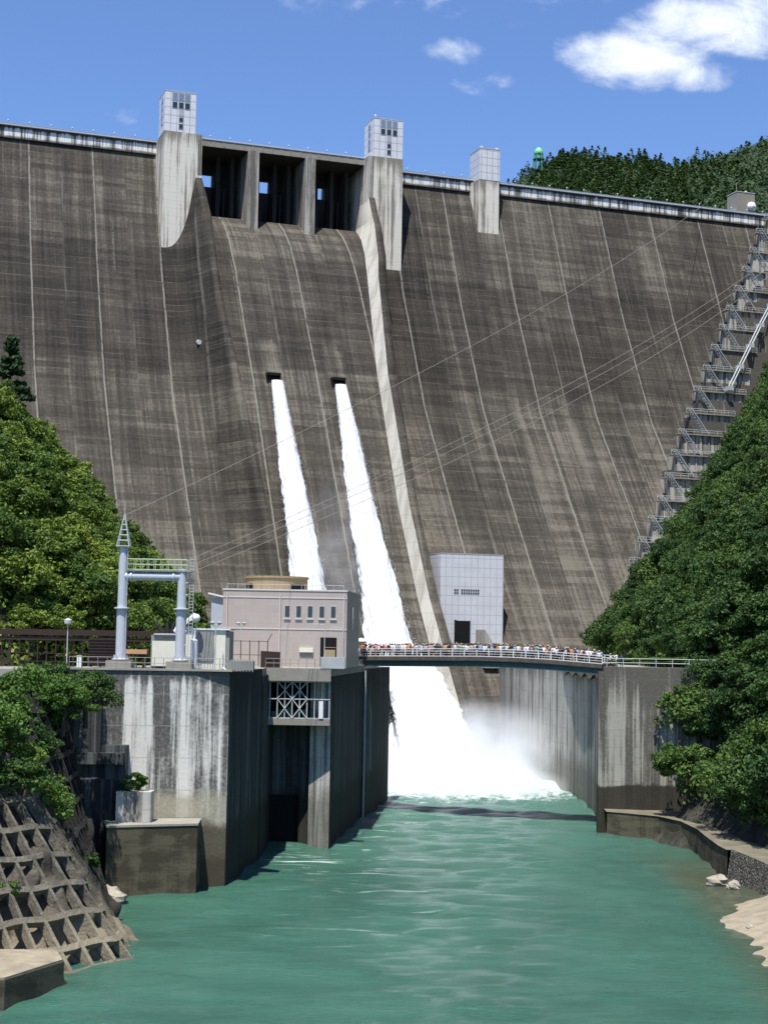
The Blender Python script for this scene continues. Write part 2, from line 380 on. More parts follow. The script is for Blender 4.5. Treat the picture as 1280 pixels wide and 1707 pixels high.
M['leafR'] = foliage('mid_green_leaves', ((.016, .048, .014), (.050, .104, .023), (.105, .170, .034)))
M['leafD'] = foliage('dark_cedar_needles', ((.022, .055, .022), (.040, .085, .030), (.066, .12, .036)))
M['leafF'] = foliage('fresh_light_leaves', ((.035, .085, .012), (.075, .15, .022), (.13, .22, .04)))

# ------------------------------------------------------------------ ground and water
gm = mat('riverbed_ground', (.05, .05, .03), .95, var=.3, scale=.02)
g = grid('ground', np.array([[(-6000, -3000, -4), (6000, -3000, -4)], [(-6000, 7000, -4), (6000, 7000, -4)]], float), gm); tag(link('ground', g), kind='structure')

def water_material():
    m = bpy.data.materials.new('turquoise_river_water'); m.use_nodes = True; t = NT(m.node_tree); b = m.node_tree.nodes['Principled BSDF']
    g = t.new('ShaderNodeNewGeometry').outputs['Position']; x, y, z = t.sep(g)
    big = t.noise(g, 1, 4, .55, (.05, .035, 1), .6); mid = t.noise(g, 1, 4, .6, (.16, .4, 1), .8)
    col = t.mix(t.smooth(big, .3, .7), (.032, .104, .071), (.050, .150, .104))
    col = t.mix(t.m('MULTIPLY', t.smooth(mid, .35, .75), .45), col, (.064, .175, .126))
    shal = t.m('MULTIPLY', t.smooth(t.m('ADD', x, t.m('MULTIPLY', t.m('SUBTRACT', mid, .5), 14)), 14, 34), t.smooth(y, 205, 150))
    col = t.mix(t.m('MULTIPLY', shal, .35), col, (.045, .11, .075))
    ed_ = t.m('SUBTRACT', x, t.m('ADD', 29.5, t.m('MULTIPLY', t.smooth(y, 100, 150), 3.5)))
    brn = t.m('MULTIPLY', t.smooth(t.m('ADD', ed_, t.m('MULTIPLY', t.m('SUBTRACT', mid, .5), 5)), -5.5, .5), t.smooth(y, 200, 165))
    col = t.mix(t.m('MULTIPLY', brn, .8), col, (.085, .078, .042))
    # churned water below the falls
    dxx = t.m('SUBTRACT', x, 12); dyy = t.m('SUBTRACT', y, 286)
    r = t.m('SQRT', t.m('ADD', t.m('MULTIPLY', dxx, dxx), t.m('MULTIPLY', t.m('MULTIPLY', dyy, dyy), .55)))
    fn = t.noise(g, 1, 7, .68, (.35, .22, 1), .9); fn2 = t.noise(g, 1, 6, .7, (1.1, 1.4, 1), .5)
    fm = t.m('ADD', t.m('MULTIPLY', fn, .7), t.m('MULTIPLY', fn2, .45))
    near = t.smooth(r, 44, 10)
    col = t.mix(t.m('MULTIPLY', t.smooth(r, 95, 30), .55), col, (.10, .22, .18))
    foam = t.smooth(t.m('ADD', fm, t.m('MULTIPLY', near, .55)), .74, .98)
    # foam streaks drifting down the channel on the left
    sm = t.noise(g, 1, 7, .7, (.10, .9, 1), 1.3)
    lane = t.m('MULTIPLY', t.smooth(t.m('ABSOLUTE', t.m('ADD', x, 2)), 11, 4), t.m('MULTIPLY', t.smooth(y, 110, 170), t.smooth(y, 262, 235)))
    foam = t.m('MAXIMUM', foam, t.m('MULTIPLY', t.smooth(sm, .57, .70), t.m('MULTIPLY', lane, .75)))
    lane2 = t.m('MULTIPLY', t.smooth(t.m('ABSOLUTE', t.m('ADD', x, 8)), 6, 2), t.m('MULTIPLY', t.smooth(y, 160, 168), t.smooth(y, 186, 178)))
    foam = t.m('MAXIMUM', foam, t.m('MULTIPLY', t.smooth(sm, .54, .66), t.m('MULTIPLY', lane2, .8)))
    col = t.mix(foam, col, (.72, .80, .77))
    t.link(col, b.inputs['Base Color'])
    t.link(t.m('ADD', t.m('MULTIPLY', foam, .5), .15), b.inputs['Roughness'])
    b.inputs['IOR'].default_value = 1.33; b.inputs['Specular IOR Level'].default_value = .5
    w1 = t.noise(g, 1, 6, .62, (.42, 1.2, 1), .6); w2 = t.noise(g, 1, 5, .65, (1.5, 4.6, 1), .5)
    bn = t.new('ShaderNodeBump'); bn.inputs['Strength'].default_value = 1; bn.inputs['Distance'].default_value = .25
    t.link(t.m('ADD', t.m('MULTIPLY', w1, .6), t.m('ADD', t.m('MULTIPLY', w2, .9), t.m('MULTIPLY', t.noise(g, 1, 4, .6, (3.4, 9, 1), .3), .35))), bn.inputs['Height']); t.link(bn.outputs[0], b.inputs['Normal'])
    return m
M['water'] = water_material()
ys = np.concatenate([np.linspace(-60, 85, 8), np.linspace(87, 318, 300)]); xs = np.linspace(-60, 70, 190)
GX, GY = np.meshgrid(xs, ys)
Z = np.zeros_like(GX)
for k in range(38):
    a = rng.normal(0, .55)+math.pi/2; L = 2.2*1.13**(k % 16)+rng.random(); ph = rng.random()*6.28
    Z += .0085*L**.55*np.sin((GX*math.cos(a)+GY*math.sin(a))*2*math.pi/L+ph)
r = np.hypot(GX-12, (GY-286)*.75); Z *= 1+1.9*np.exp(-(r/38)**2)
# the hydraulic hump that leaves the foot of the falls
Z += 1.5*np.exp(-((GY-272-.9*(14-GX)*0)/9)**2)*np.exp(-((GX-13)/16)**2)
wm = grid('river', np.stack([GX, GY, Z*(GY > 85)], -1), M['water']); tag(link('river', wm), kind='structure')

# ------------------------------------------------------------------ the dam
dam = empty('dam', (X0, Y0, 0), PSI, label='huge stained concrete gravity dam across the whole valley with two white jets', cat='dam')
fl = lambda z: np.interp(z, [-3, 0, 10, 24, 33, 52, 80, 110, 118, 123, 126.5], [108, 101, 88, 75.5, 68.5, 57.2, 40.2, 20.5, 14.0, 8.6, 3.0])
dt = lambda z: np.interp(z, [-3, 0, 10, 33, 49, 78, 97, 110, 123, 128, 133.2], [111, 104.5, 91.5, 72.5, 63, 45.5, 33.5, 25.2, 18, 15, 11.2])
sL = lambda z: np.interp(z, [0, 33, 49, 78, 97, 123, 128, 133.2], [37.4, 37, 36.6, 34.5, 33.2, 32.8, 32.3, 31.9])
sR = lambda z: np.interp(z, [0, 33, 53, 84, 110, 125, 133.2], [66.6, 66.8, 66.5, 67.8, 70.8, 73.2, 73.74])
zr = np.unique(np.concatenate([np.arange(-3, 126.5, 1.0), [126.5], np.arange(127.2, 133.2, 1.0), [133.2], np.arange(134, 140.8, 1), [140.8]]))
cols = []   # (kind, value)
for s in np.arange(-66, 22.8, 1.6): cols.append(('a', s))
for k in range(27): cols.append(('f', k/26))
cols += [('l1', 0), ('l2', 0)]
for k in range(41): cols.append(('c', k/40))
cols += [('r1', 0), ('r2', 0), ('r3', 0)]
for k in range(6): cols.append(('h', k/5))
for s in np.arange(83.5, 226, 1.6): cols.append(('a', s))
R_, Cn = len(zr), len(cols)
P = np.zeros((R_, Cn, 3)); J = np.zeros((R_, Cn))
for i, z in enumerate(zr):
    b0 = float(prof(z)); L_, Rr, D, Fz = float(sL(z)), float(sR(z)), float(dt(z)), float(fl(min(z, 126.5)))
    if z > 133.3: D = b0; Fz = b0
    for j, (k, v_) in enumerate(cols):
        jt = 0
        if k == 'a': s, d = v_, b0
        elif k == 'f':
            s = 22.8+(L_-1.3-22.8)*v_; d = b0+(D-b0)*(v_**3.0 if v_ < 1 else 1); jt = 0
        elif k == 'l1': s, d = L_, D
        elif k == 'l2': s, d = L_+.15, Fz; jt = -.8
        elif k == 'c': s = L_+.15+(Rr-L_-.15)*v_; d = Fz; jt = -.8
        elif k == 'r1': s, d = Rr+.02+1.1*min(1, max(0, (128-z)/12)), D
        elif k == 'r2': s, d = Rr+1.6+1.5*min(1, max(0, (128-z)/12)), D
        elif k == 'r3': s, d = Rr+3.3, b0
        else: s, d = Rr+3.3+(82.6-Rr-3.3)*v_, b0
        P[i, j] = (s, -d, z); J[i, j] = s+jt
kinds = np.array([k for k, _ in cols]); zc = (zr[:-1]+zr[1:])/2
mask = np.ones((R_-1, Cn-1), bool)
for j in range(Cn-1):
    a, b_ = kinds[j], kinds[j+1]
    guide = a in ('l1', 'r1', 'r2') or (a == 'c' and b_ == 'r1') or a == 'l2' or (a == 'f' and b_ == 'l1')
    if a in ('c', 'l2') and b_ == 'c': mask[:, j] = zc < 126.5
    elif a == 'l1': mask[:, j] = zc < 133
    elif a == 'c' and b_ == 'r1': mask[:, j] = zc < 133
    elif a in ('r1', 'r2'): mask[:, j] = zc < 133
    elif a == 'f' and b_ == 'l1': mask[:, j] = zc < 133
me = grid('downstream_face', P, M['dam'], smooth=False, mask=mask, flip=True)
me.flip_normals()
Wt = np.zeros_like(J)
for i, z in enumerate(zr):
    for j, (k, v_) in enumerate(cols):
        if k != 'c': continue
        for s0 in (42.8, 57.8):
            ds = P[i, j, 0]-s0-.6
            if z < 80: wdt = .8+(80-z)*.085; Wt[i, j] = max(Wt[i, j], min(1, max(0, (wdt-abs(ds))/(.5+.15*wdt)+.2))*min(1, (80-z)/8))
            elif 83.5 < z < 91.5 and abs(ds+.5) < 1.9: Wt[i, j] = -.8
awt = me.attributes.new('wet', 'FLOAT', 'POINT'); awt.data.foreach_set('value', Wt.ravel().astype(np.float32))
at = me.attributes.new('joint', 'FLOAT', 'POINT'); at.data.foreach_set('value', J.ravel().astype(np.float32))
me.materials.append(M['guide'])
nn = np.zeros(len(me.polygons)*3, np.float32); me.polygons.foreach_get('normal', nn)
# the inner side of the right guide wall is paler concrete
fi = np.argwhere(mask.ravel()).ravel(); cj = fi % (Cn-1)
mi = np.array([(kinds[j] == 'c' and kinds[j+1] == 'r1') for j in cj]).astype(np.int32)
me.polygons.foreach_set('material_index', mi); me.update()
link('downstream_face', me, dam, world=False)
# ogee lip behind the sill, body of dam behind
b = MB()
for (a0, a1) in ((32.4, 44), (46.5, 58.3), (60.8, 73.2)):
    k = len(b.v); n = 7
    for i in range(n+1):
        t_ = i/n; dd = 3.0-11*t_; zz = 126.5+1.1*math.sin(t_*math.pi*.9)
        b.v += [(a0, -dd, zz), (a1, -dd, zz)]
    for i in range(n): b.f.append((k+2*i, k+2*i+1, k+2*i+3, k+2*i+2))
b.build('spillway_sill', M['deck'], dam, world=False)

# crest band (two runs) with parapet rail, road deck
def crest_run(s0, s1):
    b = MB(); b.box(s0, s1, -.75, 7, 140.8, 143.45)
    for s in np.arange(math.ceil(s0/7.5)*7.5, s1, 7.5): b.box(s-.09, s+.09, -.80, -.74, 140.8, 143.44)
    b.build('crest_band', M['band'], dam, world=False)
    b = MB(); b.box(s0, s1, -1.15, 7.3, 143.453, 143.75)
    b.build('road_deck', M['dark'], dam, world=False)  # near-black edge paints the shadow line beneath the parapet
    b = MB(); b.box(s0, s1, -1.1, -.98, 143.753, 144.2); b.box(s0, s1, -1.13, -.95, 144.203, 144.28)
    b.build('parapet', M['rail'], dam, world=False)
crest_run(-66, 23.0); crest_run(82.6, 106.2); crest_run(111.4, 226)
b = MB(); b.box(31.9, 73.7, -7.6, 6, 142.3, 143.9)
for s in np.arange(33, 73, 2.4): b.box(s, s+.3, -7.72, -7.598, 142.32, 143.6)
b.build('spillway_bridge_deck', M['deck'], dam, world=False)
b = MB(); b.box(31.95, 73.65, -7.3, 5.9, 142.2, 142.295); b.build('deck_soffit', M['bay'], dam, world=False)  # thin dark sheet paints the shade under the deck
b = MB(); b.box(31.9, 73.7, -7.75, -7.6, 143.903, 144.25); b.build('parapet', M['rail'], dam, world=False)

# piers
def pier(name, s0, s1, dfront, dback, z0, z1, m_, splitmat=None):
    b = MB(); b.box(s0, s1, -dfront, -dback, z0, z1)
    return b.build(name, m_, dam, world=False)
pier('end_pier', 22.75, 31.9, 10.7, -8, 104, 143.9, M['pier'])
pier('end_pier', 73.7, 82.75, 10.7, -8, 104, 143.9, M['pier'])
b = MB(); b.box(30.9, 31.9, -10.73, -10.703, 134, 143.7); b.build('stained_pier_edge', M['pierd'], dam, world=False)
b = MB(); b.box(73.7, 75.1, -10.73, -10.703, 120, 143.8); b.build('stained_pier_edge', M['pierd'], dam, world=False)
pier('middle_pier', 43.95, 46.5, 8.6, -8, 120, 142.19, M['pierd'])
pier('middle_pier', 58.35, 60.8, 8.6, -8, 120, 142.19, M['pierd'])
# tapered elevator pier
b = MB(); b.prism([(105.75, -4.95), (111.3, -4.95), (111.3, 4), (104.9, 4), (104.9, -.1)], [125]*5, [143.1]*5)
b.build('lift_shaft_pier', M['pier'], dam, world=False)
# gates and the dark works above them; the openings between show sky
for (a0, a1, h0, h1) in ((31.95, 43.93, 35.4, 39.7), (46.52, 58.33, 50.3, 54.3), (60.82, 73.68, 65.6, 68.6)):
    b = MB()
    k = len(b.v); n = 8
    for i in range(n+1):
        t_ = i/n; zz = 127.4+8.1*t_; yy = 5.5-2.2*math.sin(t_*math.pi/2)
        b.v += [(a0, yy, zz), (a1, yy, zz), (a0, yy+.6, zz), (a1, yy+.6, zz)]
    for i in range(n):
        q0 = k+4*i; b.f += [(q0, q0+1, q0+5, q0+4), (q0+2, q0+6, q0+7, q0+3)]
    b.f.append((k+4*n, k+4*n+1, k+4*n+3, k+4*n+2))
    for s in np.linspace(a0+1, a1-1, 5): b.box(s-.2, s+.2, 2.2, 5, 127.5, 135)
    g_ = b.build('spillway_gate', M['dark'], dam, world=False)
    b = MB(); b.box(a0, a1, 5.2, 6.5, 139.2, 142.2); b.box(a0, h0, 5.3, 6.4, 135.4, 139.25); b.box(h1, a1, 5.3, 6.4, 135.4, 139.25)
    b.box(a0+(a1-a0)*.5, a0+(a1-a0)*.5+.9, 0, 5, 127, 142.2); b.box(a0+(a1-a0)*.78, a0+(a1-a0)*.78+.9, -1, 5, 127, 142.2)
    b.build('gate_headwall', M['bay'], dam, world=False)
    b = MB(); b.box(h1-1.3, h1+.2, 7, 8, 135, 139.6); b.build('gate_lintel_block', M['pier'], dam, world=False)

# outlets
for s0 in (42.8, 57.8):
    b = MB(); f0 = float(fl(82.5))
    b.box(s0-1.5, s0+1.6, -f0-1.9, -f0+6, 82.1, 82.7)
    b.box(s0-1.5, s0-1.35, -f0-1.6, -f0+6, 80.2, 82.1); b.box(s0+1.35, s0+1.6, -f0-1.7, -f0+6, 78.9, 82.1)
    b.build('outlet_hood', M['black'], dam, world=False)
b = MB(); 
b.tube([(28.9, -26.0, 90.9), (28.7, -27.6, 90.6)], .55, 12)
b.build('drain_pipe', M['white'], dam, world=False)

# white towers on the piers and the crest
def tower(name, s0, s1, dfr, depth, z0, z1, label, cat, glazed=True, mast=False):
    t = empty(name, W((s0+s1)/2, dfr-depth/2, z0), PSI, label=label, cat=cat)
    w2 = (s1-s0)/2; dp = depth/2; h = z1-z0
    b = MB(); b.box(-w2, w2, -dp, dp, 0, h); b.build('wall', M['tower'], t, world=False)
    b = MB(); b.box(-w2-.06, w2+.06, -dp-.06, dp+.06, h+.003, h+.22); b.build('roof_edge', M['lgrey'], t, world=False)
    def pane(x0, x1, za, zb, m_, side=False):
        fr = MB(); pn = MB(); y = -dp
        if side: fr.box(-w2-.07, -w2-.003, x0, x1, za, zb); pn.box(-w2-.09, -w2-.072, x0+.12, x1-.12, za+.12, zb-.12)
        else: fr.box(x0, x1, y-.07, y-.003, za, zb); pn.box(x0+.12, x1-.12, y-.09, y-.072, za+.12, zb-.12)
        fo = fr.build('window', M['lgrey'], t, world=False); p_ = pn.build('pane', m_, None, world=False); p_.parent = fo
    if glazed:
        u_ = 2*w2/5
        for k in (-1.1, 0, 1.1):
            x = k*u_*.92+.15; pane(x-.72, x+.72, h-2.15, h-.15, M['glassb']); pane(x-.66, x+.66, h-4.05, h-2.4, M['glass'])
        pane(-.55+.15, .85, h-5.9, h-4.3, M['louver'])
        pane(-.5+.15, .8, h-7.3, h-6.1, M['glass']); pane(-.5+.15, .8, h-9.0, h-7.6, M['glass'])
        for zz in (h-2.2, h-4.0, h-5.9, h-7.6): pane(-1.3, .6, zz, zz+1.4, M['glassb'], True)
    if mast:
        b = MB(); b.tube([(-w2*.6, 0, h), (-w2*.6, 0, h+1.7)], .06, 6); b.ball((-w2*.6, 0, h+1.9), .25, 8, 5); b.build('mast', M['white'], t, world=False)
    return t
tower('gate_tower', 22.7, 30.15, 10.6, 7.0, 143.9, 153.6, 'white panelled tower on the left spillway pier, nearest the left edge', 'tower')
tower('gate_tower', 75.0, 82.7, 10.6, 7.0, 143.9, 153.6, 'white panelled tower with a small mast on the right spillway pier', 'tower', mast=True)
t3 = tower('lift_tower', 105.8, 111.4, 5.0, 6.5, 143.1, 151.3, 'windowless white panelled tower on the short pier right of the spillway', 'tower', glazed=False)
for xa in (-2.5, 1.9): b = MB(); b.box(xa, xa+.65, -2.9, -2.2, 8.42, 9.0); b.build('roof_corner', M['tower'], t3, world=False)
# low house with round dish at the right end of the crest
t = empty('crest_house', W(190.3, -6, 143.75), PSI, label='grey concrete house with a round white dish at the right end of the crest', cat='building')
b = MB(); b.box(-3.2, 2.6, -2.5, 2.5, 0, 7.4); b.build('wall', M['deck'], t, world=False)
b = MB(); b.box(-3.3, 2.7, -2.6, 2.6, 7.403, 7.6); b.tube([(-1.8, 0, 7.6), (-1.8, 0, 10.6)], .05, 5); b.ball((.6, -1, 8.0), .45, 8, 5); b.build('roof', M['lgrey'], t, world=False)
b = MB(); b.lathe((0, 0, 0), [(1.35, 0), (1.25, .5), (.9, .9), (.3, 1.15), (.02, 1.2)], 18)
o = b.build('dish', M['white'], t, world=False); o.location = (1.5, -2.5, 3.6); o.rotation_euler = (math.radians(90), 0, 0)
b = MB(); b.prism([(-9.5, -2.5), (-3.3, -2.5), (-3.3, 2.5), (-9.5, 2.5)], 0, [.6, 2.6, 2.6, .6]); b.build('annex_roof', M['lgrey'], t, world=False)
t = empty('crest_shelter', W(198.5, -5, 143.75), PSI, label='low shelter with sloping pale roof at the right edge of the crest', cat='shelter')
b = MB(); b.box(-4.5, 8, -2, 2, 0, 1.6); b.build('wall', M['deck'], t, world=False)
b = MB(); b.prism([(-5.5, -2.5), (9, -2.5), (9, 2.5), (-5.5, 2.5)], [1.2, 2.3, 2.3, 1.2], [1.5, 2.9, 2.9, 1.5]); b.build('roof', M['lgrey'], t, world=False)

# little lamps along the parapet
lam = empty('crest_lamp', W(2.5, 1.05, 144.28), PSI, label='small white lamp on the parapet along the dam crest', cat='lamp', group='small white lamps along the dam crest')
b = MB(); b.tube([(0, 0, 0), (0, 0, .45)], .06, 6); b.build('post', M['lgrey'], lam, world=False)
b = MB(); b.lathe((0, 0, .45), [(.08, 0), (.2, .06), (.2, .26), (.06, .34)], 8); b.build('lamp_head', M['white'], lam, world=False)
for s in list(np.arange(-12.5, 22, 5.0))+list(np.arange(87.5, 105, 5))+list(np.arange(117.5, 205, 5)):
    if abs(s-2.5) > .1: copy_tree(lam, W(s, 1.05, 144.28))
for s in np.arange(34.5, 73, 4.9): copy_tree(lam, W(s, 7.68, 144.25))

# ------------------------------------------------------------------ silver gatehouse at the foot of the dam
t = empty('valve_house', W(78.3, 62, 20), PSI, label='tall silver-white panelled block against the foot of the dam, right of the jets', cat='building')
b = MB(); b.box(71.24-78.3, 85.3-78.3, -8, 10, 0, 22.4)
b.build('wall', M['box'], t, world=False)
b = MB(); b.box(-7.1, 7.05, -8.06, 10, 22.403, 22.55); b.build('roof_edge', M['lgrey'], t, world=False)
b = MB(); b.box(-3.5, -.35, -8.05, -8.003, 0, 8.6); b.box(-3.9, -3.4, -8.12, -8.003, 0, 8.75); b.build('doorway', M['black'], t, world=False)
for k in (0, 1, 3, 4, 5, 6, 7, 8, 9, 10):
    for r_ in (0, 1):
        x0 = -4.0+k*.52+(.0 if k > 1 else -.0); b = MB(); b.box(x0, x0+.32, -8.06, -8.003, 14.1+r_*.62, 14.5+r_*.62); b.build('window', M['glass'], t, world=False)
t = empty('concrete_ramp', W(80.5, 71, 19), PSI, label='small pale concrete wedge beside the black doorway of the panelled block', cat='ramp')
b = MB(); b.prism([(-1.3, -4), (2.0, -4), (2.0, 1), (-1.3, 1)], 0, [7.8, 3, 3, 7.8]); b.build('wedge', M['guide'], t, world=False)

# ------------------------------------------------------------------ stepped right abutment with catwalks and stairs
def land_px(x, y): return x, y
steps = [(142.0, 192.4), (137.5, 188.6), (131.2, 184.8), (125.0, 181.0), (118.8, 176.9), (112.6, 172.6), (106.6, 168.6), (100.4, 164.2), (94.2, 159.9), (88.0, 155.4), (81.6, 151.0), (75.6, 146.3), (69.8, 141.9), (63.6, 137.6), (57.6, 133.2), (52.4, 128.7), (47.2, 124.0), (42.2, 119.9), (37, 116.5), (31.6, 113.4)]
for i, (z, s) in enumerate(steps):
    d0 = float(prof(z))+.9; hgt = 6.6; d0 = float(prof(z-5.2))+.4
    wd = 13+rng.random()*2; o = empty('stair_landing', (s, -d0, z)); o.parent = dam
    b = MB(); b.box(.9, wd, -.2, 12, -hgt, 0)
    for k in range(6): x = 1.2+k*2.2+rng.random(); b.box(x, x+.35+.3*rng.random(), -.35, -.198, -hgt, -.3)
    b.build('concrete_step', M['step'], o, world=False)
    b = MB(); b.box(-.6, wd, -.9, .6, .003, .26); b.build('landing_slab', M['plat'], o, world=False)
    b = MB()
    for yy in (-.85,):
        for hz in (.8, 1.3): b.tube([(-.6, yy, hz), (wd, yy, hz)], .05, 4)
        for k in range(8): x = -.6+k*(wd+.6)/7; b.tube([(x, yy, .3), (x, yy, 1.3)], .05, 4)
    b.build('handrail', M['truss'], o, world=False)
    b = MB()
    b.tube([(-1.2, -2.0, .9), (3.6, -2.0, -5.2)], .16, 5); b.tube([(-1.2, -2.0, 1.9), (3.6, -2.0, -4.2)], .07, 4); b.tube([(-.4, -2.9, .9), (4.4, -2.9, -5.2)], .16, 5)
    for k in range(9): f_ = k/9; b.box(-1.2+4.8*f_, -.7+4.8*f_, -2.8, -2.0, .72-6.1*f_, .8-6.1*f_)
    b.build('stair', M['truss'], o, world=False)
o = empty('cable_rail', (0, 0, 0)); o.parent = dam
b = MB()
for k in range(7):
    z0 = 134-k*6.4; z1 = z0-6.1; s0 = 199.5-k*5.15; s1 = s0-4.9
    for off in (0, .8): b.tube([(s0+off, -float(prof(z0))-6.5, z0), (s1+off, -float(prof(z1))-6.5, z1)], .17, 6)
    b.box(s1-.2, s1+1.0, -float(prof(z1))-7.2, -float(prof(z1))-5.0, z1-1.0, z1+.1)
b.build('rail_segments', M['truss'], o, world=False)
# notched retaining wall beside the cable rail
bw = MB()
for k in range(17):
    z0 = 146-k*5; s0 = 203.5-k*4.0; d0 = float(prof(z0))+4
    bw.box(s0, s0+30, -d0, -d0+10, z0-5.2, z0-1.0)
    bw.box(s0+.4, s0+30, -d0+.5, -d0+9.6, z0-1.0, z0-.1)
rw = bw.build('retaining_wall', M['abut'], dam, world=False)

# ------------------------------------------------------------------ falling water
def ray(x, y):
    c, s = math.cos(ROLL), math.sin(ROLL); u_, v_ = x-640, y-853.5
    qx = c*u_+s*v_; qy = -s*u_+c*v_; cc, ss = math.cos(PIT), math.sin(PIT)
    return np.array([qx/F, cc+ss*qy/F, ss-cc*qy/F])
def water_mat():
    m = bpy.data.materials.new('white_falling_water'); m.use_nodes = True; t = NT(m.node_tree); b = m.node_tree.nodes['Principled BSDF']
    b.inputs['Base Color'].default_value = (.93, .95, .97, 1); b.inputs['Roughness'].default_value = .7
    b.inputs['Subsurface Weight'].default_value = .0
    g = t.new('ShaderNodeTexCoord').outputs['Object']
    bn = t.new('ShaderNodeBump'); bn.inputs['Strength'].default_value = .35; bn.inputs['Distance'].default_value = .4
    t.link(t.noise(g, 1, 6, .65, (.8, .8, .2)), bn.inputs['Height']); t.link(bn.outputs[0], b.inputs['Normal'])
    tr = t.new('ShaderNodeBsdfTranslucent'); tr.inputs[0].default_value = (.93, .95, .97, 1)
    ms = t.new('ShaderNodeMixShader'); ms.inputs[0].default_value = .35
    t.link(b.outputs[0], ms.inputs[1]); t.link(tr.outputs[0], ms.inputs[2]); t.link(ms.outputs[0], m.node_tree.nodes['Material Output'].inputs[0])
    return m
M['jet'] = water_mat(); 
def drops(n, centers, rad, size, r_):
    "n small white droplets scattered round points"
    idx = r_.integers(0, len(centers), n); c = centers[idx]+r_.normal(size=(n, 3))*rad[idx][:, None]
    a = r_.normal(size=(n, 3)); a /= np.linalg.norm(a, axis=1)[:, None]; b_ = np.cross(a, r_.normal(size=(n, 3))); b_ /= np.linalg.norm(b_, axis=1)[:, None]
    sz = (size*(.4+r_.random(n)))[:, None]
    V = np.stack([c+a*sz, c+b_*sz*.8, c-(a+b_)*sz*.7], 1).reshape(-1, 3)
    return V, np.arange(3*n).reshape(n, 3)
def jet(s0, path, label):
    "path rows: z, d, half width along s, half thickness"
    t = empty('water_jet', W(s0, path[0][1], path[0][0]), 0, label=label, cat='water jet')
    path = np.array(path, float); n = 150; tt = np.linspace(0, 1, n)
    # parameter by arc length
    seg = np.r_[0, np.cumsum(np.hypot(np.diff(path[:, 0]), np.diff(path[:, 1])))]; seg /= seg[-1]
    z, d, hw, ht, so = [np.interp(tt, seg, path[:, k]) for k in range(5)]
    m_ = 48; V = np.zeros((n, m_, 3)); 
    ph = rng.random(12)*6.28
    for i in range(n):
        for j in range(m_):
            a = 2*math.pi*j/m_
            g_ = min(1, i/25)
            rr = 1+g_*(.07*math.sin(3*a+.11*i+ph[0])+.06*math.sin(7*a-.23*i+ph[1])+.05*math.sin(11*a+.5*i+ph[2])+.07*rng.normal()*.5)
            V[i, j] = W(s0+so[i]+math.cos(a)*hw[i]*rr, d[i]+math.sin(a)*ht[i]*rr, z[i])
    me = grid('jet_body', np.concatenate([V, V[:, :1]], 1), M['jet'], smooth=True, flip=True)
    link('jet_body', me, t)
    # ragged lateral spray
    cen = []; rd = []; r_ = np.random.default_rng(int(s0))
    for i in range(8, n):
        k = 10
        for _ in range(k):
            a = r_.random()*6.28; cen.append(W(s0+so[i]+math.cos(a)*hw[i]*.98+.25*(i/n), d[i]+math.sin(a)*ht[i], z[i])); rd.append(.05+.45*(i/n)+.25*(i/n)*r_.random())
    Vd, Fd = drops(30000, np.array(cen), np.array(rd)*1.5, .085, r_)
    me = npmesh('spray', Vd, Fd, M['jet']); o = link('spray', me, t); o['kind'] = 'stuff'
    return t
base_path = [(80.6, 40.0, 1.40, 1.1), (76, 43.6, 1.6, 1.2), (66, 50.6, 2.1, 1.3), (51.5, 60.2, 2.8, 1.5), (35, 71.0, 3.8, 1.7)]
def spath(s0, px):
    out = []
    for (x, y, wpx) in px:
        r_ = ray(x, y); q0 = -np.array([X0, Y0]); t_ = (s0-q0@A)/(r_[:2]@A); P_ = r_*t_+np.array([0, 0, CH]); q1 = P_[:2]-np.array([X0, Y0])
        out.append([P_[2], q1@N, wpx/2*P_[1]/F/.94])
    return out
p1 = spath(42.8, [(463, 643, 20), (470, 690, 24), (478, 740, 29), (495, 850, 40), (514, 980, 53), (528, 1065, 62), (550, 1180, 90)])
p2 = spath(57.8, [(569, 650, 20), (578, 700, 25), (589, 760, 33), (610, 880, 45), (631, 980, 58), (648, 1068, 72), (672, 1130, 100), (700, 1200, 150)])
p1 = spath(42.8, [(462, 634, 18)])+p1; p2 = spath(57.8, [(568, 641, 18)])+p2
jA = [(z, max(d, float(fl(z))+1.0), hw, 1.0+.12*i, 0) for i, (z, d, hw) in enumerate(p1)]+[(-1, 112, 9, 3, 1)]
jB = [(z, max(d, float(fl(z))+1.0), hw, 1.0+.12*i, 0) for i, (z, d, hw) in enumerate(p2[:-2])]
jB += [(18, 90, 5.4, 2.0, .2), (9, 100, 6.6, 2.4, -.2), (-1, 112, 7.6, 3.0, -.4)]
jet(42.8, jA, 'left white water jet bursting from the dam face and falling behind the pink building')
jet(57.8, jB, 'right white water jet bursting from the dam face and falling behind the bridge')

# churning white water where the jets land
def foam_heap():
    nx, ny = 130, 80; u_ = np.linspace(0, 1, nx); v_ = np.linspace(0, 1, ny)
    U, V = np.meshgrid(u_, v_); s = 36+32*U; d = 86+38*V
    hgt = 12.5*np.exp(-((s-47)/9.8)**4)*np.clip(1-V*1.25, 0, 1)**1.5*(1-.5*np.clip((s-52)/8, 0, 1))-V*.8
    r_ = np.random.default_rng(3); nz = np.zeros_like(hgt)
    for k in range(60):
        fx, fy = r_.normal(0, 11, 2); nz += np.sin(6.28*(fx*U+fy*V)+r_.random()*6.28)*2.2/(3+abs(fx)+abs(fy))
    z = hgt+nz*(.5+hgt*.22)-.9
    XY = np.array([X0, Y0])[None, None]+A[None, None]*s[..., None]+N[None, None]*d[..., None]
    return grid('plunge_foam', np.concatenate([XY, z[..., None]], -1), M['jet'], smooth=True, flip=True)
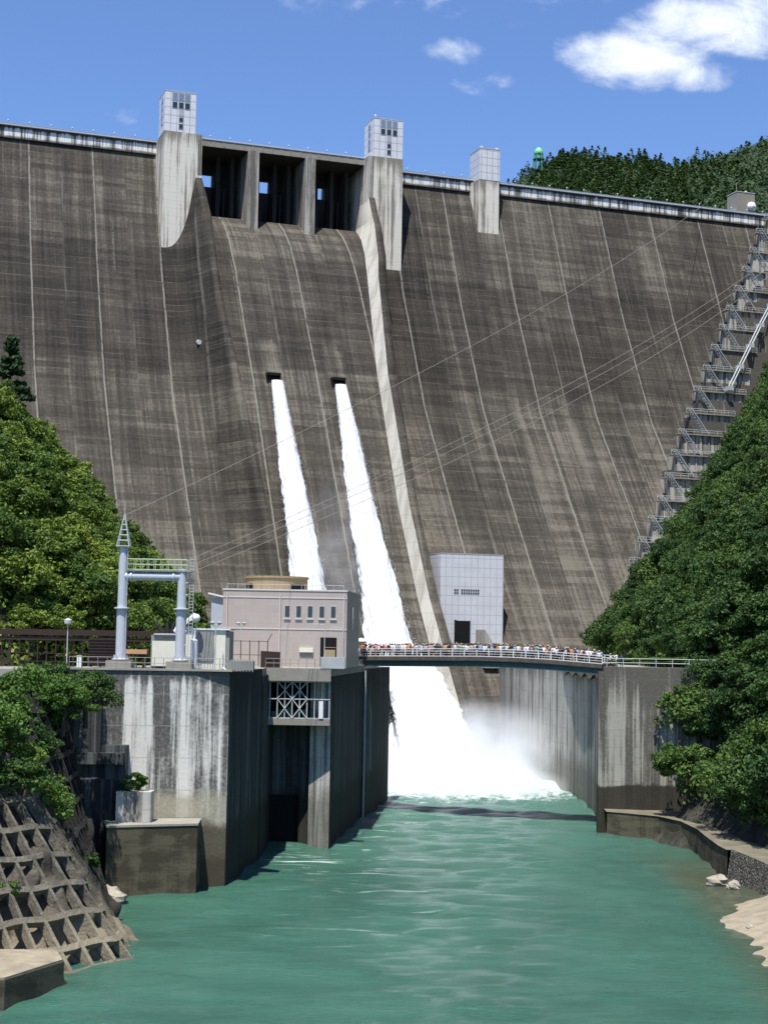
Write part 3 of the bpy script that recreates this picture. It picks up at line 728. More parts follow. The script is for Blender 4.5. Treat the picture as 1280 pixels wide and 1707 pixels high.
tag(link('plunge_foam', foam_heap()), 'white boiling foam where the jets strike the river under the bridge', 'foam', kind='stuff')
r_ = np.random.default_rng(11); cen = []; rd = []
for k in range(900):
    s = r_.uniform(38, 68); d = r_.uniform(96, 124); cen.append(W(s, d, abs(r_.normal(0, 3))*max(.1, 1-(d-96)/34)+.3)); rd.append(1.2)
Vd, Fd = drops(26000, np.array(cen), np.array(rd)*1.2, .10, r_); Vd[:, 2] = np.abs(Vd[:, 2])+.1
tag(link('flying_drops', npmesh('flying_drops', Vd, Fd, M['jet'])), 'white drops thrown up round the foot of the jets', 'spray', kind='stuff')

# drifting mist: a soft-edged volume
def mist(name, c, rad, dens, label, nscale=.14):
    m = bpy.data.materials.new(name+'_air'); m.use_nodes = True; t = NT(m.node_tree); nt = m.node_tree
    nt.nodes.remove(nt.nodes['Principled BSDF'])
    pv = t.new('ShaderNodeVolumePrincipled'); pv.inputs['Color'].default_value = (.97, .98, 1, 1); pv.inputs['Anisotropy'].default_value = .2
    o = t.new('ShaderNodeTexCoord').outputs['Object']; x, y, z = t.sep(o)
    r2 = t.m('ADD', t.m('MULTIPLY', x, x), t.m('ADD', t.m('MULTIPLY', y, y), t.m('MULTIPLY', z, z)))
    g = t.new('ShaderNodeNewGeometry').outputs['Position']
    fall = t.m('SUBTRACT', 1, r2, clamp=True)
    n = t.noise(g, nscale, 4, .6)
    dn = t.m('MULTIPLY', t.m('MULTIPLY', fall, fall), t.m('ADD', .12, t.smooth(n, .35, .72)))
    t.link(t.m('MULTIPLY', dn, dens), pv.inputs['Density']); t.link(pv.outputs[0], nt.nodes['Material Output'].inputs['Volume'])
    b = MB(); b.ball((0, 0, 0), 1, 20, 12); o_ = b.build(name, m); o_.location = c; o_.scale = rad
    return tag(o_, label, 'mist', kind='stuff')
mist('low_mist', (13, 265, 0.4), (21, 17, 4.6), .9, 'low white mist lying on the river in front of the foam')
mist('spray_mist', (17, 279, 3.5), (21, 17, 12), .42, 'pale spray mist drifting off the foot of the falls under the bridge')
mist('jet_mist', W(47.5, 74, 38), (9, 7, 26), 0.07, 'thin spray haze hanging beside the falling jets on the dam face', .2)

# ------------------------------------------------------------------ training walls, bridge abutments, platform
def wall_run(name, pts, th, z0, z1, m_, label, cat='wall', side=1, steps=1):
    o = empty(name, (pts[0][0], pts[0][1], 0), label=label, cat=cat)
    P_ = [np.array(p, float) for p in pts]; b = MB(); off = []
    for i, p in enumerate(P_):
        d = P_[min(i+1, len(P_)-1)]-P_[max(i-1, 0)]; d /= np.linalg.norm(d); off.append(p+side*th*np.array([d[1], -d[0]]))
    poly = [tuple(p) for p in P_]+[tuple(p) for p in off[::-1]]
    zz = z1 if not hasattr(z1, '__len__') else list(z1)+list(z1)[::-1]
    if side > 0: poly = poly[::-1]; zz = zz[::-1] if hasattr(zz, '__len__') else zz
    # quads in runs to stay planar
    n = len(P_)
    for i in range(n-1):
        q_ = [P_[i], P_[i+1], off[i+1], off[i]]
        if side > 0: q_ = q_[::-1]
        zt = zz if not hasattr(z1, '__len__') else ([z1[i], z1[i+1], z1[i+1], z1[i]] if side < 0 else [z1[i], z1[i+1], z1[i+1], z1[i]][::-1])
        vs = [(p[0], p[1], z0) for p in q_]+[(p[0], p[1], zt if not hasattr(zt, '__len__') else zt[k]) for k, p in enumerate(q_)]
        b.add(vs, [(3, 2, 1, 0), (4, 5, 6, 7), (0, 1, 5, 4), (2, 3, 7, 6)]+([(3, 0, 4, 7)] if i == 0 else [])+([(1, 2, 6, 5)] if i == n-2 else []))
    b.build('wall_body', m_, o); return o
# right training wall, curving in towards the dam
curve = [(28.6, 209.0), (30.2, 222), (31.2, 236), (31.4, 250), (30.6, 262), (28.8, 276), (26.6, 290), (25.0, 303), (24.2, 316), (24.0, 326)]
wall_run('training_wall', curve, 1.6, -3, [20.0, 20.0, 20.1, 20.6, 21, 21, 21, 21, 21, 21], M['train'], 'long curved streaked concrete wall right of the falls, behind the bridge', side=1)
# right bank plateau behind it
b = MB(); pl = [(30.6, 211.6), (100, 211.6), (100, 345), (25.8, 330), (26, 316), (28.2, 290), (31, 272), (33.0, 250), (33.0, 236), (32.2, 224)]
b.prism(pl, -3, 20.9); tag(b.build('right_bank', M['plat']), kind='structure')
# right abutment block under the end of the bridge
o = empty('bridge_abutment', (36, 208, 0), label='tall blotched concrete abutment under the right end of the bridge', cat='abutment')
b = MB(); b.prism([(28.9, 207.2), (44.5, 205.2), (46, 209.9), (29.1, 211.5)], -3, 21.25); b.box(28.2, 28.9, 207.0, 208.6, -3, 20.6)
b.build('wall_body', M['abut'], o)
b = MB()
for hz in (.55, 1.1): b.tube([(29.3, 207.5, 21.25+hz), (46, 205.6, 21.25+hz)], .045, 5)
for k in range(9): f_ = k/8; b.tube([(29.3+16.7*f_, 207.5-1.9*f_, 21.25), (29.3+16.7*f_, 207.5-1.9*f_, 22.35)], .05, 5)
b.build('handrail', M['truss'], o)
# low concrete apron along the right bank
ed = [(28.95, 204.8), (31.5, 203.0), (34.8, 200.3), (36.6, 195.0), (37.0, 187), (36.6, 180), (36.3, 172), (36.4, 168.5)]
o = empty('river_apron', (38, 190, 0), label='low curving concrete apron with pale dusty top along the right bank', cat='apron')
b = MB(); n = len(ed)
inn = [(29.0, 208.5), (40, 208.5), (52, 205), (56, 198), (57, 190), (57, 180), (57, 172), (57, 168.5)]
for i in range(n-1):
    a0, a1, c1, c0 = ed[i], ed[i+1], inn[i+1], inn[i]
    b.add([(a0[0], a0[1], 2.9), (a1[0], a1[1], 2.9), (c1[0], c1[1], 3.1), (c0[0], c0[1], 3.1)], [(0, 1, 2, 3)])
b.build('apron_top', M['apron'], o)
b = MB()
for i in range(n-1):
    a0, a1 = ed[i], ed[i+1]; b.add([(a0[0], a0[1], -3), (a1[0], a1[1], -3), (a1[0]+.12, a1[1]+.05, 2.9), (a0[0]+.12, a0[1]+.05, 2.9)], [(3, 2, 1, 0)])
b.build('apron_side', M['olive'], o)
# rubble wall continuing the apron towards the viewer
def rubble_material():
    m = bpy.data.materials.new('dark_rubble_masonry'); m.use_nodes = True; t = NT(m.node_tree); b = m.node_tree.nodes['Principled BSDF']; b.inputs['Roughness'].default_value = .9
    g = t.new('ShaderNodeNewGeometry').outputs['Position']
    vo = t.new('ShaderNodeTexVoronoi', feature='DISTANCE_TO_EDGE'); vo.inputs['Scale'].default_value = 3.0; t.link(g, vo.inputs[0])
    v2 = t.new('ShaderNodeTexVoronoi'); v2.inputs['Scale'].default_value = 3.0; t.link(g, v2.inputs[0])
    c = t.mix(t.sep(v2.outputs['Color'])[0], (.07, .062, .05), (.26, .235, .19)); t.link(t.mix(t.smooth(vo.outputs[0], .03, .1), (.012, .011, .01), c), b.inputs['Base Color'])
    bn = t.new('ShaderNodeBump'); bn.inputs['Distance'].default_value = .15; t.link(t.smooth(vo.outputs[0], 0, .2), bn.inputs['Height']); t.link(bn.outputs[0], b.inputs['Normal'])
    return m
M['rubble'] = rubble_material()
o = empty('rubble_wall', (37, 160, 0), label='dark rubble stone wall where the apron meets the sandy shore', cat='wall')
b = MB(); pr = [(36.4, 168.5), (37.2, 161), (37.6, 154), (38.6, 148), (40.4, 142)]
for i in range(len(pr)-1):
    a0, a1 = pr[i], pr[i+1]; b.add([(a0[0]-.3, a0[1], -2), (a1[0]-.3, a1[1], -2), (a1[0]+.5, a1[1], 3.0), (a0[0]+.5, a0[1], 3.0)], [(3, 2, 1, 0)])
b.build('stone_face', M['rubble'], o)
b = MB()
for i in range(len(pr)-1):
    a0, a1 = pr[i], pr[i+1]; b.add([(a0[0]+.5, a0[1], 3.0), (a1[0]+.5, a1[1], 3.0), (57, a1[1], 3.2), (57, a0[1], 3.2)], [(0, 1, 2, 3)])
b.build('coping', M['apron'], o)
# sandy shore and boat ramp
M['sand'] = mat('pale_wet_sand', (.30, .255, .18), .9, var=.3, scale=.8, bump=.4)
def shore_z(x, y):
    e = np.interp(y, [90, 104, 118, 126, 135, 143, 150, 158], [25, 28.5, 31.0, 31.5, 31.8, 31.6, 34.5, 39])
    return (x-e)*.22+.25
sx = np.linspace(20, 44, 60); sy = np.linspace(88, 160, 90); SX, SY = np.meshgrid(sx, sy)
SZ = shore_z(SX, SY)+.05*np.sin(SX*.9+SY*.35)+.02*np.sin(SX*2.1-SY*1.2)
SZ = np.where(SX > 37.5, SZ+(SX-37.5)*.15, SZ)
tag(link('shore', grid('shore', np.stack([SX, SY, np.minimum(SZ, 2.6)], -1), M['sand'])), kind='structure')
def rockmesh(seed, r0, sz=.7):
    r_ = np.random.default_rng(seed); b = MB(); b.ball((0, 0, 0), r0, 12, 8, sz)
    b.v = [tuple(np.array(v_)*(1+.22*math.sin(v_[0]*4/r0+seed)*math.cos(v_[1]*3/r0)+.10*r_.normal())) for v_ in b.v]; return b
M['stone'] = mat('pale_boulder', (.36, .32, .25), .9, var=.3, bump=.5)
for i, (x, y, r_, lb) in enumerate([(34.4, 163.5, 1.0, 'pale boulder in the shallows at the foot of the rubble wall'), (35.4, 160.5, .75, 'smaller pale boulder just in front of the rubble wall opening'), (31.7, 137.5, .35, 'small lone stone on the sand spit')]):
    o = rockmesh(i, r_).build('boulder', M['stone'], smooth=False); o.location = (x, y, .35); tag(o, lb, 'boulder')

# ---- left platform with the power station
top = 20.8
o = empty('river_wall', (-22, 157, 0), label='tall streaky concrete river wall on the left, pale with black runs', cat='wall')
b = MB(); b.prism([(-30.5, 155.2), (-14.9, 157.2), (-13.2, 176.5), (-30.5, 176.5)], -3, top)
b.build('wall_body', M['wall'], o)
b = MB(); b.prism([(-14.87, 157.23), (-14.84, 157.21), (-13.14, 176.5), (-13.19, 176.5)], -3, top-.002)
b.build('shaded_side', M['walldark'], o)  # dark sheet paints the shade on the side turned from the sun
b = MB(); b.box(-30.6, -14.6, 156.6, 158.3, top+.003, top+.16); b.prism([(-30.7, 155.0), (-14.75, 157.05), (-14.75, 157.5), (-30.7, 156.4)], top+.002, top+.2); b.build('coping', M['plat'], o)
# low block in the water, planter and steps beside it
o = empty('footing_block', (-21, 152, 0), label='low olive-brown concrete block standing in the river at the foot of the left wall', cat='footing')
b = MB(); b.prism([(-25.2, 149.4), (-17.15, 152.4), (-17.3, 157.0), (-26.8, 156.0)], -3, 6.35); b.build('block_body', M['olive'], o)
b = MB(); b.prism([(-25.25, 149.3), (-17.05, 152.35), (-17.25, 156.6), (-26.8, 155.6)], 6.353, 6.55); b.build('block_top', M['plat'], o)
o = empty('planter', (-23.3, 153.6, 6.55), label='square concrete planter box on the low block, a green bush in it', cat='planter')
b = MB(); b.box(-24.9, -21.6, 152.3, 154.6, 6.56, 9.4); b.build('box_body', M['train'], o)
o = empty('stepped_wall', (-27, 155, 0), label='black shaded stepped wall between the slope lattice and the streaky river wall', cat='wall')
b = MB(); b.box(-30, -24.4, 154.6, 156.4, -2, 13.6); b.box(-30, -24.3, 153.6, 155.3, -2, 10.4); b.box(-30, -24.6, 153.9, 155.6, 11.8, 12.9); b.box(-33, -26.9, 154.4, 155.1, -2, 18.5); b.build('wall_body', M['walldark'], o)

# recess, balcony, channel wall
o = empty('outlet_bay', (-10, 186, 0), label='dark recessed outlet bay under the station platform', cat='outlet')
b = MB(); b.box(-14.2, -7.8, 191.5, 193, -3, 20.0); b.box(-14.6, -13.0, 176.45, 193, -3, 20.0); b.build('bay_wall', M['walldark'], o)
b = MB(); b.box(-13.5, -7.9, 191.2, 191.49, -3, 5.6); b.build('bay_opening', M['black'], o)
b = MB(); b.prism([(-8.25, 188.0), (-5.8, 187.3), (-5.4, 192), (-8.0, 192.5)], -3, 19.6); b.build('bay_pillar', M['train'], o)
o = empty('channel_wall', (0, 215, 0), label='long dark vertical wall left of the falls running to the bridge', cat='wall')
b = MB(); b.prism([(-5.74, 187.3), (-2.4, 220.0), (-6.5, 220.5), (-9.5, 190)], -3, 20.3)
b.prism([(-2.0, 220.0), (1.3, 243.2), (-8, 245), (-9, 220.6)], -3, 20.2)
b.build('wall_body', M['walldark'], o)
b = MB(); b.tube([(-2.15, 219.3, 0), (-2.15, 219.3, 20)], .12, 6); b.tube([(-1.35, 224.8, 6), (-1.4, 224.4, 14), (-2.0, 221, 17.5)], .10, 6); b.build('pipe', M['lgrey'], o)
# platform slab and its land behind
o = empty('platform_slab', (-12, 190, 20), label='flat grey concrete platform slab carrying the pink power station', cat='platform')
b = MB(); b.prism([(-30.4, 176.5), (-13.15, 176.5), (-13.3, 185.0), (-5.7, 185.0), (-2.3, 219.9), (-30.4, 219.9)], 19.9, 20.78)
b.build('slab_body', M['plat'], o)
b = MB(); b.prism([(-13.6, 184.5), (-5.8, 184.5), (-5.8, 185.3), (-13.6, 185.3)], 19.3, 20.75); b.build('fascia_beam', M['deck'], o)
b = MB(); b.prism([(-30, 176.5), (-14.2, 176.5), (-14.3, 193.0), (-8.9, 193.0), (-8, 245), (-30, 300), (-120, 330), (-120, 160), (-30.5, 156)], -3, 19.85); tag(b.build('left_bank', M['soil']), kind='structure')  # dark soil colour also stands in for tree shadow on this bank
b = MB(); b.prism([(-30, 157.5), (-30, 176.6), (-14.2, 176.6), (-14.3, 193), (-8.9, 193), (-9, 240), (-40, 240), (-80, 172), (-80, 160)], 19.86, 20.7); tag(b.build('yard', M['plat']), kind='structure')
# balcony with truss screen
o = empty('truss_balcony', (-9.4, 182.3, 14.4), label='open balcony with a pale lattice truss screen under the platform edge', cat='balcony')
b = MB(); b.box(-13.2, -5.85, 185.2, 189.2, 14.2, 14.95); b.build('floor_slab', M['deck'], o)
b = MB(); x0, x1, z0, z1, y = -13.7, -5.95, 14.96, 19.25, 185.35
for k in range(10): x = x0+(x1-x0)*k/9; b.box(x-.06, x+.06, y-.05, y+.06, z0, z1)
for zz in (z0+.05, (z0+z1)/2+.1, z1-.06): b.box(x0-.2, x1+.1, y-.09, y-.055, zz-.06, zz+.06)
zm = (z0+z1)/2+.1; w_ = (x1-x0)/9
for (xa, xb) in ((2, 4), (4, 6)):
    xa_, xb_ = x0+w_*xa, x0+w_*xb; xm = (xa_+xb_)/2
    for (za, zb) in ((z0, zm), (zm, z1)):
        zz = (za+zb)/2
        for p0, p1 in (((xa_, za), (xm, zz)), ((xm, zz), (xb_, zb)), ((xa_, zb), (xm, zz)), ((xm, zz), (xb_, za))): b.bar((p0[0], y-.12, p0[1]), (p1[0], y-.12, p1[1]), .11)
b.build('truss_screen', M['truss'], o)
b = MB(); b.box(-7.15, -6.65, 185.1, 185.2, 15.0, 17.0); b.build('white_board', M['white'], o)
b = MB()
for k in range(7): b.box(-12.7+k*.9, -12.2+k*.9, 186.5, 187.2, 15.1, 15.7+.5*((k*7) % 3)/2)
b.build('machinery', M['tgreen'], o)
b = MB(); b.box(-13.3, -6.0, 189.25, 189.4, 14.9, 19.3); b.build('back_wall', M['black'], o)

# power station
BX0, BX1, BY0, BY1, BZ = -19.6, -4.35, 196, 212, 30.05
o = empty('power_station', ((BX0+BX1)/2, 204, top), label='boxy pink-grey power station with five slot windows beside the falls', cat='building')
b = MB(); b.prism([(BX0, BY0), (BX1, BY0), (BX1+1.3, BY1), (BX0, BY1)], top-.1, BZ); b.build('wall', M['pink'], o)
b = MB(); b.prism([(BX0-.08, BY0-.08), (BX1+.08, BY0-.08), (BX1+1.38, BY1+.08), (BX0-.08, BY1+.08)], BZ+.003, BZ+.18); b.build('roof_edge', M['pinkl'], o)
b = MB()
for zz in (29.15, 25.3): b.box(BX0-.02, BX1+.02, BY0-.06, BY0-.004, zz, zz+.12)
b.build('string_course', M['pinkl'], o)
PXX = lambda x: (x-640)/F*BY0+.0
for x in (482, 501, 520, 539.5, 558.5):
    xc = PXX(x)+.55*0; f_ = MB(); f_.box(xc-.36, xc+.36, BY0-.05, BY0-.004, 26.75, 28.3); fo = f_.build('window', M['lgrey'], o)
    f_ = MB(); f_.box(xc-.28, xc+.28, BY0-.075, BY0-.052, 26.85, 28.2); p_ = f_.build('pane', M['glass'], fo)
    f_ = MB(); f_.box(xc-.42, xc+.42, BY0-.16, BY0-.004, 26.55, 26.72); f_.build('sill', M['pinkl'], fo)
f_ = MB(); xc = PXX(515); f_.box(xc-.85, xc+.85, BY0-.35, BY0-.004, 22.55, 23.1); fo = f_.build('shutter_box', M['cream'], o)
f_ = MB(); f_.box(xc-.8, xc+.8, BY0-.05, BY0-.003, 22.0, 22.55); f_.build('louvre', M['tgrey'], fo)
f_ = MB(); f_.box(PXX(493), PXX(538), BY0-.045, BY0-.003, 20.8, 24.5); f_.build('service_panel', M['pinkl'] if 0 else M['pink'], o)
f_ = MB(); f_.box(PXX(538), PXX(565), BY0-.05, BY0-.002, 20.9, 24.4); f_.build('entrance_recess', M['black'], o)
f_ = MB(); f_.box(PXX(545), PXX(563), BY0-.09, BY0-.052, 20.9, 22.9); f_.box(PXX(546), PXX(564), BY0-.09, BY0-.052, 23.15, 23.22); f_.build('door', M['tan'], o)
f_ = MB(); f_.prism([(BX1+.50, 202), (BX1+.55, 202), (BX1+.68, 204), (BX1+.63, 204)], 25.5, 28.3); f_.build('side_window', M['glass'], o)
for xp in (BX0+.5, PXX(470), BX1-.35):
    b = MB(); b.tube([(xp, BY0-.14, top), (xp, BY0-.14, BZ-.3)], .07, 6); b.build('downpipe', M['pinkl'], o)
b = MB()
for k in range(12): xx = BX0+.4+(BX1-BX0-.8)*k/11; b.tube([(xx, BY0+.3, BZ+.18), (xx, BY0+.3, BZ+.75)], .025, 4)
b.tube([(BX0+.4, BY0+.3, BZ+.75), (BX1-.4, BY0+.3, BZ+.75)], .025, 4); b.build('roof_rail', M['lgrey'], o)
o = empty('roof_drum', (-13.6, 203.5, BZ+.18), label='round tan drum on the flat roof of the pink power station', cat='roof drum')
b = MB(); b.lathe((-13.6, 203.5, BZ+.18), [(4.0, 0), (4.0, 1.55), (4.15, 1.55), (4.15, 1.8), (3.9, 1.8), (3.9, 1.6)], 40); b.build('drum_wall', M['tan'], o)
for a0, a1 in ((-2.75, -2.33), (-1.05, -.45)):
    b = MB()
    for k in range(6):
        a, c_ = a0+(a1-a0)*k/6, a0+(a1-a0)*(k+1)/6; r0 = 4.03
        b.add([(-13.6+r0*math.cos(a), 203.5+r0*math.sin(a), BZ+.3), (-13.6+r0*math.cos(c_), 203.5+r0*math.sin(c_), BZ+.3), (-13.6+r0*math.cos(c_), 203.5+r0*math.sin(c_), BZ+1.0), (-13.6+r0*math.cos(a), 203.5+r0*math.sin(a), BZ+1.0)], [(0, 1, 2, 3)])
    b.build('drum_opening', M['black'], o)
o = empty('blue_cabin', (-21.0, 205, top), label='small pale blue cabin with sloping roof behind the left corner of the power station', cat='cabin')
b = MB(); b.box(-21.8, -20.0, 203, 206, top, 29.2); b.build('wall', M['rail'], o)
b = MB(); b.prism([(-22.2, 202.6), (-19.9, 202.6), (-19.9, 206.4), (-22.2, 206.4)], [29.7, 29.2, 29.2, 29.7], [29.9, 29.4, 29.4, 29.9]); b.build('roof', M['white'], o)

# steel gantry where the power lines land
gy = 159.0; gx1, gx2 = (207-640)/F*gy, (306-640)/F*gy
o = empty('line_gantry', ((gx1+gx2)/2, gy, top), label='grey tubular steel gantry with a pointed lattice tip and railed crossbeam', cat='gantry')
zb = top+.9
def flange(b, x, z, r_): b.lathe((x, gy, z), [(r_, 0), (r_+.3, .05), (r_+.3, .15), (r_, .2)], 20)
for (x, ztop) in ((gx1, 33.0), (gx2, 30.9)):
    b = MB(); b.lathe((x, gy, zb), [(.72, 0), (.52, .35), (.52, 5.2), (.47, 5.25), (.44, ztop-zb)], 20)
    flange(b, x, zb+5.1, .5); flange(b, x, zb+.02, .58)
    for k in range(10): a = k*.628; b.box(x+.66*math.cos(a)-.03, x+.66*math.cos(a)+.03, gy+.66*math.sin(a)-.03, gy+.66*math.sin(a)+.03, zb+.1, zb+.55)
    for zz in (1.6, 3, 4.2, 6.6, 7.8): b.ball((x+.5, gy-.15, zb+zz), .1, 6, 4)
    b.build('column', M['galv'], o, smooth=False)
    b = MB(); b.box(x-1.25, x+1.25, gy-1.3, gy+1.2, top-.0, top+.88); b.build('pedestal', M['deck'], o)
zbm = 30.1
b = MB(); b.tube([(gx1, gy, zbm), (gx2+.1, gy, zbm+.02)], .42, 18); b.tube([(gx1+.75, gy, zbm), (gx1+.95, gy, zbm)], .52, 18); b.tube([(gx2-.95, gy, zbm), (gx2-.75, gy, zbm)], .52, 18)
b.build('crossbeam', M['galv'], o)
b = MB(); b.box(gx1+.4, gx2+1.1, gy-.5, gy+.6, zbm+.50, zbm+.58); b.build('walkway', M['galvd'], o)
b = MB()
for yy in (-.5, .6):
    for hz in (.1, .62, 1.15): b.tube([(gx1+.5, gy+yy, zbm+.58+hz), (gx2+.5, gy+yy, zbm+.58+hz)], .035, 4)
    for k in range(10): x = gx1+.5+(gx2-gx1)*k/9; b.tube([(x, gy+yy, zbm+.55), (x, gy+yy, zbm+1.73)], .035, 4)
b.build('walkway_rail', M['yrail'], o)
b = MB(); zt = 33.05
b.box(gx1-.68, gx1+.68, gy-.68, gy+.68, zt, zt+.1)
for (sx_, sy_) in ((-1, -1), (1, -1), (1, 1), (-1, 1)): b.tube([(gx1+.6*sx_, gy+.6*sy_, zt+.1), (gx1, gy, zt+3.3)], .06, 4)
for k in range(1, 6):
    r0 = .6*(1-k/6.2); zz = zt+.1+k*.53; cs = [(gx1-r0, gy-r0, zz), (gx1+r0, gy-r0, zz), (gx1+r0, gy+r0, zz), (gx1-r0, gy+r0, zz)]
    for i in range(4): b.tube([cs[i], cs[(i+1) % 4]], .045, 4)
b.tube([(gx1, gy, zt+3.2), (gx1, gy, zt+4.6)], .035, 5); b.build('lattice_tip', M['truss'], o)
b = MB(); 
for dx_ in (-.2, .2): b.tube([(gx2+.95+dx_, gy, top+.2), (gx2+.95+dx_, gy, zbm+2.0)], .035, 4)
for k in range(34): zz = top+.5+k*.32; b.tube([(gx2+.75, gy, zz), (gx2+1.15, gy, zz)], .02, 4)
b.build('ladder', M['galv'], o)
b = MB(); b.tube([(gx1+.5, gy-.4, top+1), (gx1+.5, gy-.4, zbm+2.7)], .04, 4); b.build('conduit', M['galv'], o)
# cables
def cable(p0, p1, sag, r0, r1, label, grp):
    n = 30; pts = []; rs = []
    for i in range(n+1):
        f_ = i/n; p = Vector(p0).lerp(Vector(p1), f_); p.z -= sag*4*f_*(1-f_); pts.append(p); rs.append(r0+(r1-r0)*f_)
    b = MB(); b.tube(pts, rs, 5); tag(b.build('power_cable', M['wire']), label, 'cable', grp)
G_ = 'power cables crossing in front of the dam'
cable((gx1+.1, gy, zt+3.2), W(176, -2, 146), 3, .03, .05, 'uppermost thin cable, rising from the lattice tip to the dam crest', G_)
cable((gx2+.6, gy, zbm+1.75), W(203, 5, 139.5), 5, .03, .055, 'upper of the three close power cables rising to the right abutment', G_)
cable((gx2+.9, gy, zbm+1.2), W(203, 6.5, 137.5), 5, .03, .055, 'middle of the three close power cables rising to the right abutment', G_)
cable((gx2+1.2, gy-.4, zbm+.6), W(203, 8, 136.0), 6, .03, .055, 'lowest of the three close power cables rising to the right abutment', G_)

# switchyard equipment
o = empty('transformer', (-21.7, 163.5, top), label='grey transformer with a white front panel and splayed bushings behind the gantry', cat='transformer')
b = MB(); b.box(-24.0, -20.0, 163.2, 165.6, top, top+3.5); b.box(-23.9, -21.2, 162.8, 163.19, top+.4, top+2.9)
for k in range(7): b.box(-20.9+k*.22, -20.8+k*.22, 162.7, 163.19, top+.4, top+3.0)
b.build('tank', M['tgrey'], o)
b = MB(); b.box(-23.7, -21.3, 161.9, 162.2, top+.3, top+2.9); b.build('front_panel', M['cream'], o)
b = MB(); b.box(-23.7, -21.0, 162.9, 165, top+3.51, top+3.68); b.build('cover', M['lgrey'], o)
for (xa, xb, r_, m_) in ((-22.9, -23.8, .26, 'dark'), (-22.4, -22.5, .27, 'dark'), (-22.0, -21.75, .22, 'dark')):
    b = MB(); b.tube([(xa, 163.9, top+3.7), (xa+(xb-xa)*.6, 163.9, top+4.4), (xb, 163.9, top+4.95)], [r_, r_*.8, .08], 10); b.build('bushing', M[m_], o)
b = MB(); b.tube([(-21.6, 163.5, top+3.9), (-19.4, 162.6, top+5.7)], .2, 10); b.ball((-21.3, 163.5, top+4.1), .35, 10, 6); b.build('bus_pipe', M['white'], o); o.location.y += 2.8
o = empty('switchgear_house', (-18, 166, top), label='cream switchgear house with a large dark louvred panel right of the gantry', cat='switchgear')
b = MB(); b.box(-20.2, -16.0, 163.5, 168, top, top+4.1); b.build('wall', M['cream'], o)
b = MB(); b.box(-19.4, -17.2, 163.38, 163.49, top+.9, top+3.9); b.build('louvre_panel', M['tgrey'], o)
b = MB(); b.box(-16.0+.003, -15.6, 163.6, 168, top, top+4.0); b.build('dark_end', M['tgrey'], o)
b = MB(); b.box(-20.4, -15.5, 163.3, 168.2, top+4.103, top+4.25); b.build('roof', M['white'], o)
b = MB(); b.tube([(-16.3, 163.3, top+2), (-16.3, 163.3, top+.3), (-15.8, 163.2, top)], .09, 8); b.build('downpipe', M['white'], o)
o = empty('surge_tank', (-19.6, 160.8, top), label='slim white upright tank with a bent pipe, right beside the gantry column', cat='tank')
b = MB(); b.lathe((-18.9, 160.9, top+.3), [(.36, 0), (.36, 2.7), (.2, 2.85)], 16); b.build('tank_shell', M['white'], o)
b = MB(); b.tube([(-18.9, 160.9, top+3.1), (-18.9, 160.9, top+4.0), (-19.2, 160.9, top+4.2), (-20.0, 160.9, top+4.2)], .13, 10); b.build('pipe', M['white'], o)
o = empty('round_floodlight', (-19.0, 162.4, top), label='round white dish lamp beside the right gantry column', cat='lamp')
b = MB(); b.ball((-18.95, 162.4, top+5.3), .42, 12, 8); b.build('lamp_head', M['white'], o)
b = MB(); b.tube([(-18.95, 162.5, top), (-18.95, 162.5, top+5)], .05, 6); b.build('post', M['lgrey'], o)
o = empty('parapet_box', (-14.4, 160, top), label='ribbed grey parapet box at the corner of the platform', cat='parapet')
b = MB(); b.box(-15.2, -12.7, 158.4, 160.2, top+.15, top+1.05)
for k in range(9): b.box(-15.2+k*.3, -15.1+k*.3, 158.3, 158.399, top, top+1.2)
b.build('box_body', M['tgrey'], o)
o = empty('parapet_box', (-6.2, 186, top), label='ribbed pale grey parapet box in front of the power station door', cat='parapet')
b = MB(); b.box(-7.0, -4.3+.1, 184.5, 186.2, top+.0, top+1.3)
for k in range(10): b.box(-7.0+k*.29, -6.9+k*.29, 184.4, 184.499, top, top+1.35)
b.build('box_body', M['truss'], o)
o = empty('equipment_cage', (-15, 186, top), label='dark wire fence cage in front of the power station', cat='fence')
b = MB()
for k in range(6): x = -18.6+k*1.05; b.tube([(x, 187, top), (x, 187, top+3.1)], .05, 5)
for hz in (1.4, 3.0): b.tube([(-18.6, 187, top+hz), (-13.3, 187, top+hz)], .035, 4)
b.tube([(-13.35, 187, top+3.0), (-12.9, 187, top+3.9)], .04, 4); b.build('frame', M['brown'], o)
o = empty('dark_cabinet', (-13, 185.5, top), label='dark slatted cabinet standing before the pink wall', cat='cabinet')
b = MB(); b.prism([(-14.0, 185), (-11.9, 185), (-11.8, 186.3), (-14.0, 186.3)], top, [top+1.9, top+1.8, top+1.8, top+1.9]); b.build('body', M['brown'], o)

def rail_line(name, pts, h, sp, m_, label, cat='railing', bars=2, r0=.03):
    o = empty(name, pts[0], label=label, cat=cat)
    posts = MB(); rails = MB(); tot = 0
    for a0, a1 in zip(pts[:-1], pts[1:]):
        a0, a1 = Vector(a0), Vector(a1); L = (a1-a0).length; n = max(1, round(L/sp))
        for i in range(n+1): p = a0.lerp(a1, i/n); posts.tube([p, p+Vector((0, 0, h))], r0, 4)
        for k in range(bars): hz = Vector((0, 0, h*(k+1)/bars)); rails.tube([a0+hz, a1+hz], r0*.9, 4)
    posts.build('posts', m_, o); rails.build('rails', m_, o); return o
rail_line('handrail', [(-30.4, 155.6, top+.2), (-15.0, 157.4, top+.2)], 1.05, .9, M['tgrey'], 'thin grey handrail along the top of the streaky river wall')
rail_line('handrail', [(-13.4, 184.9, top), (-5.8, 184.9, top)], 1.05, .9, M['tgrey'], 'thin grey handrail above the truss balcony')
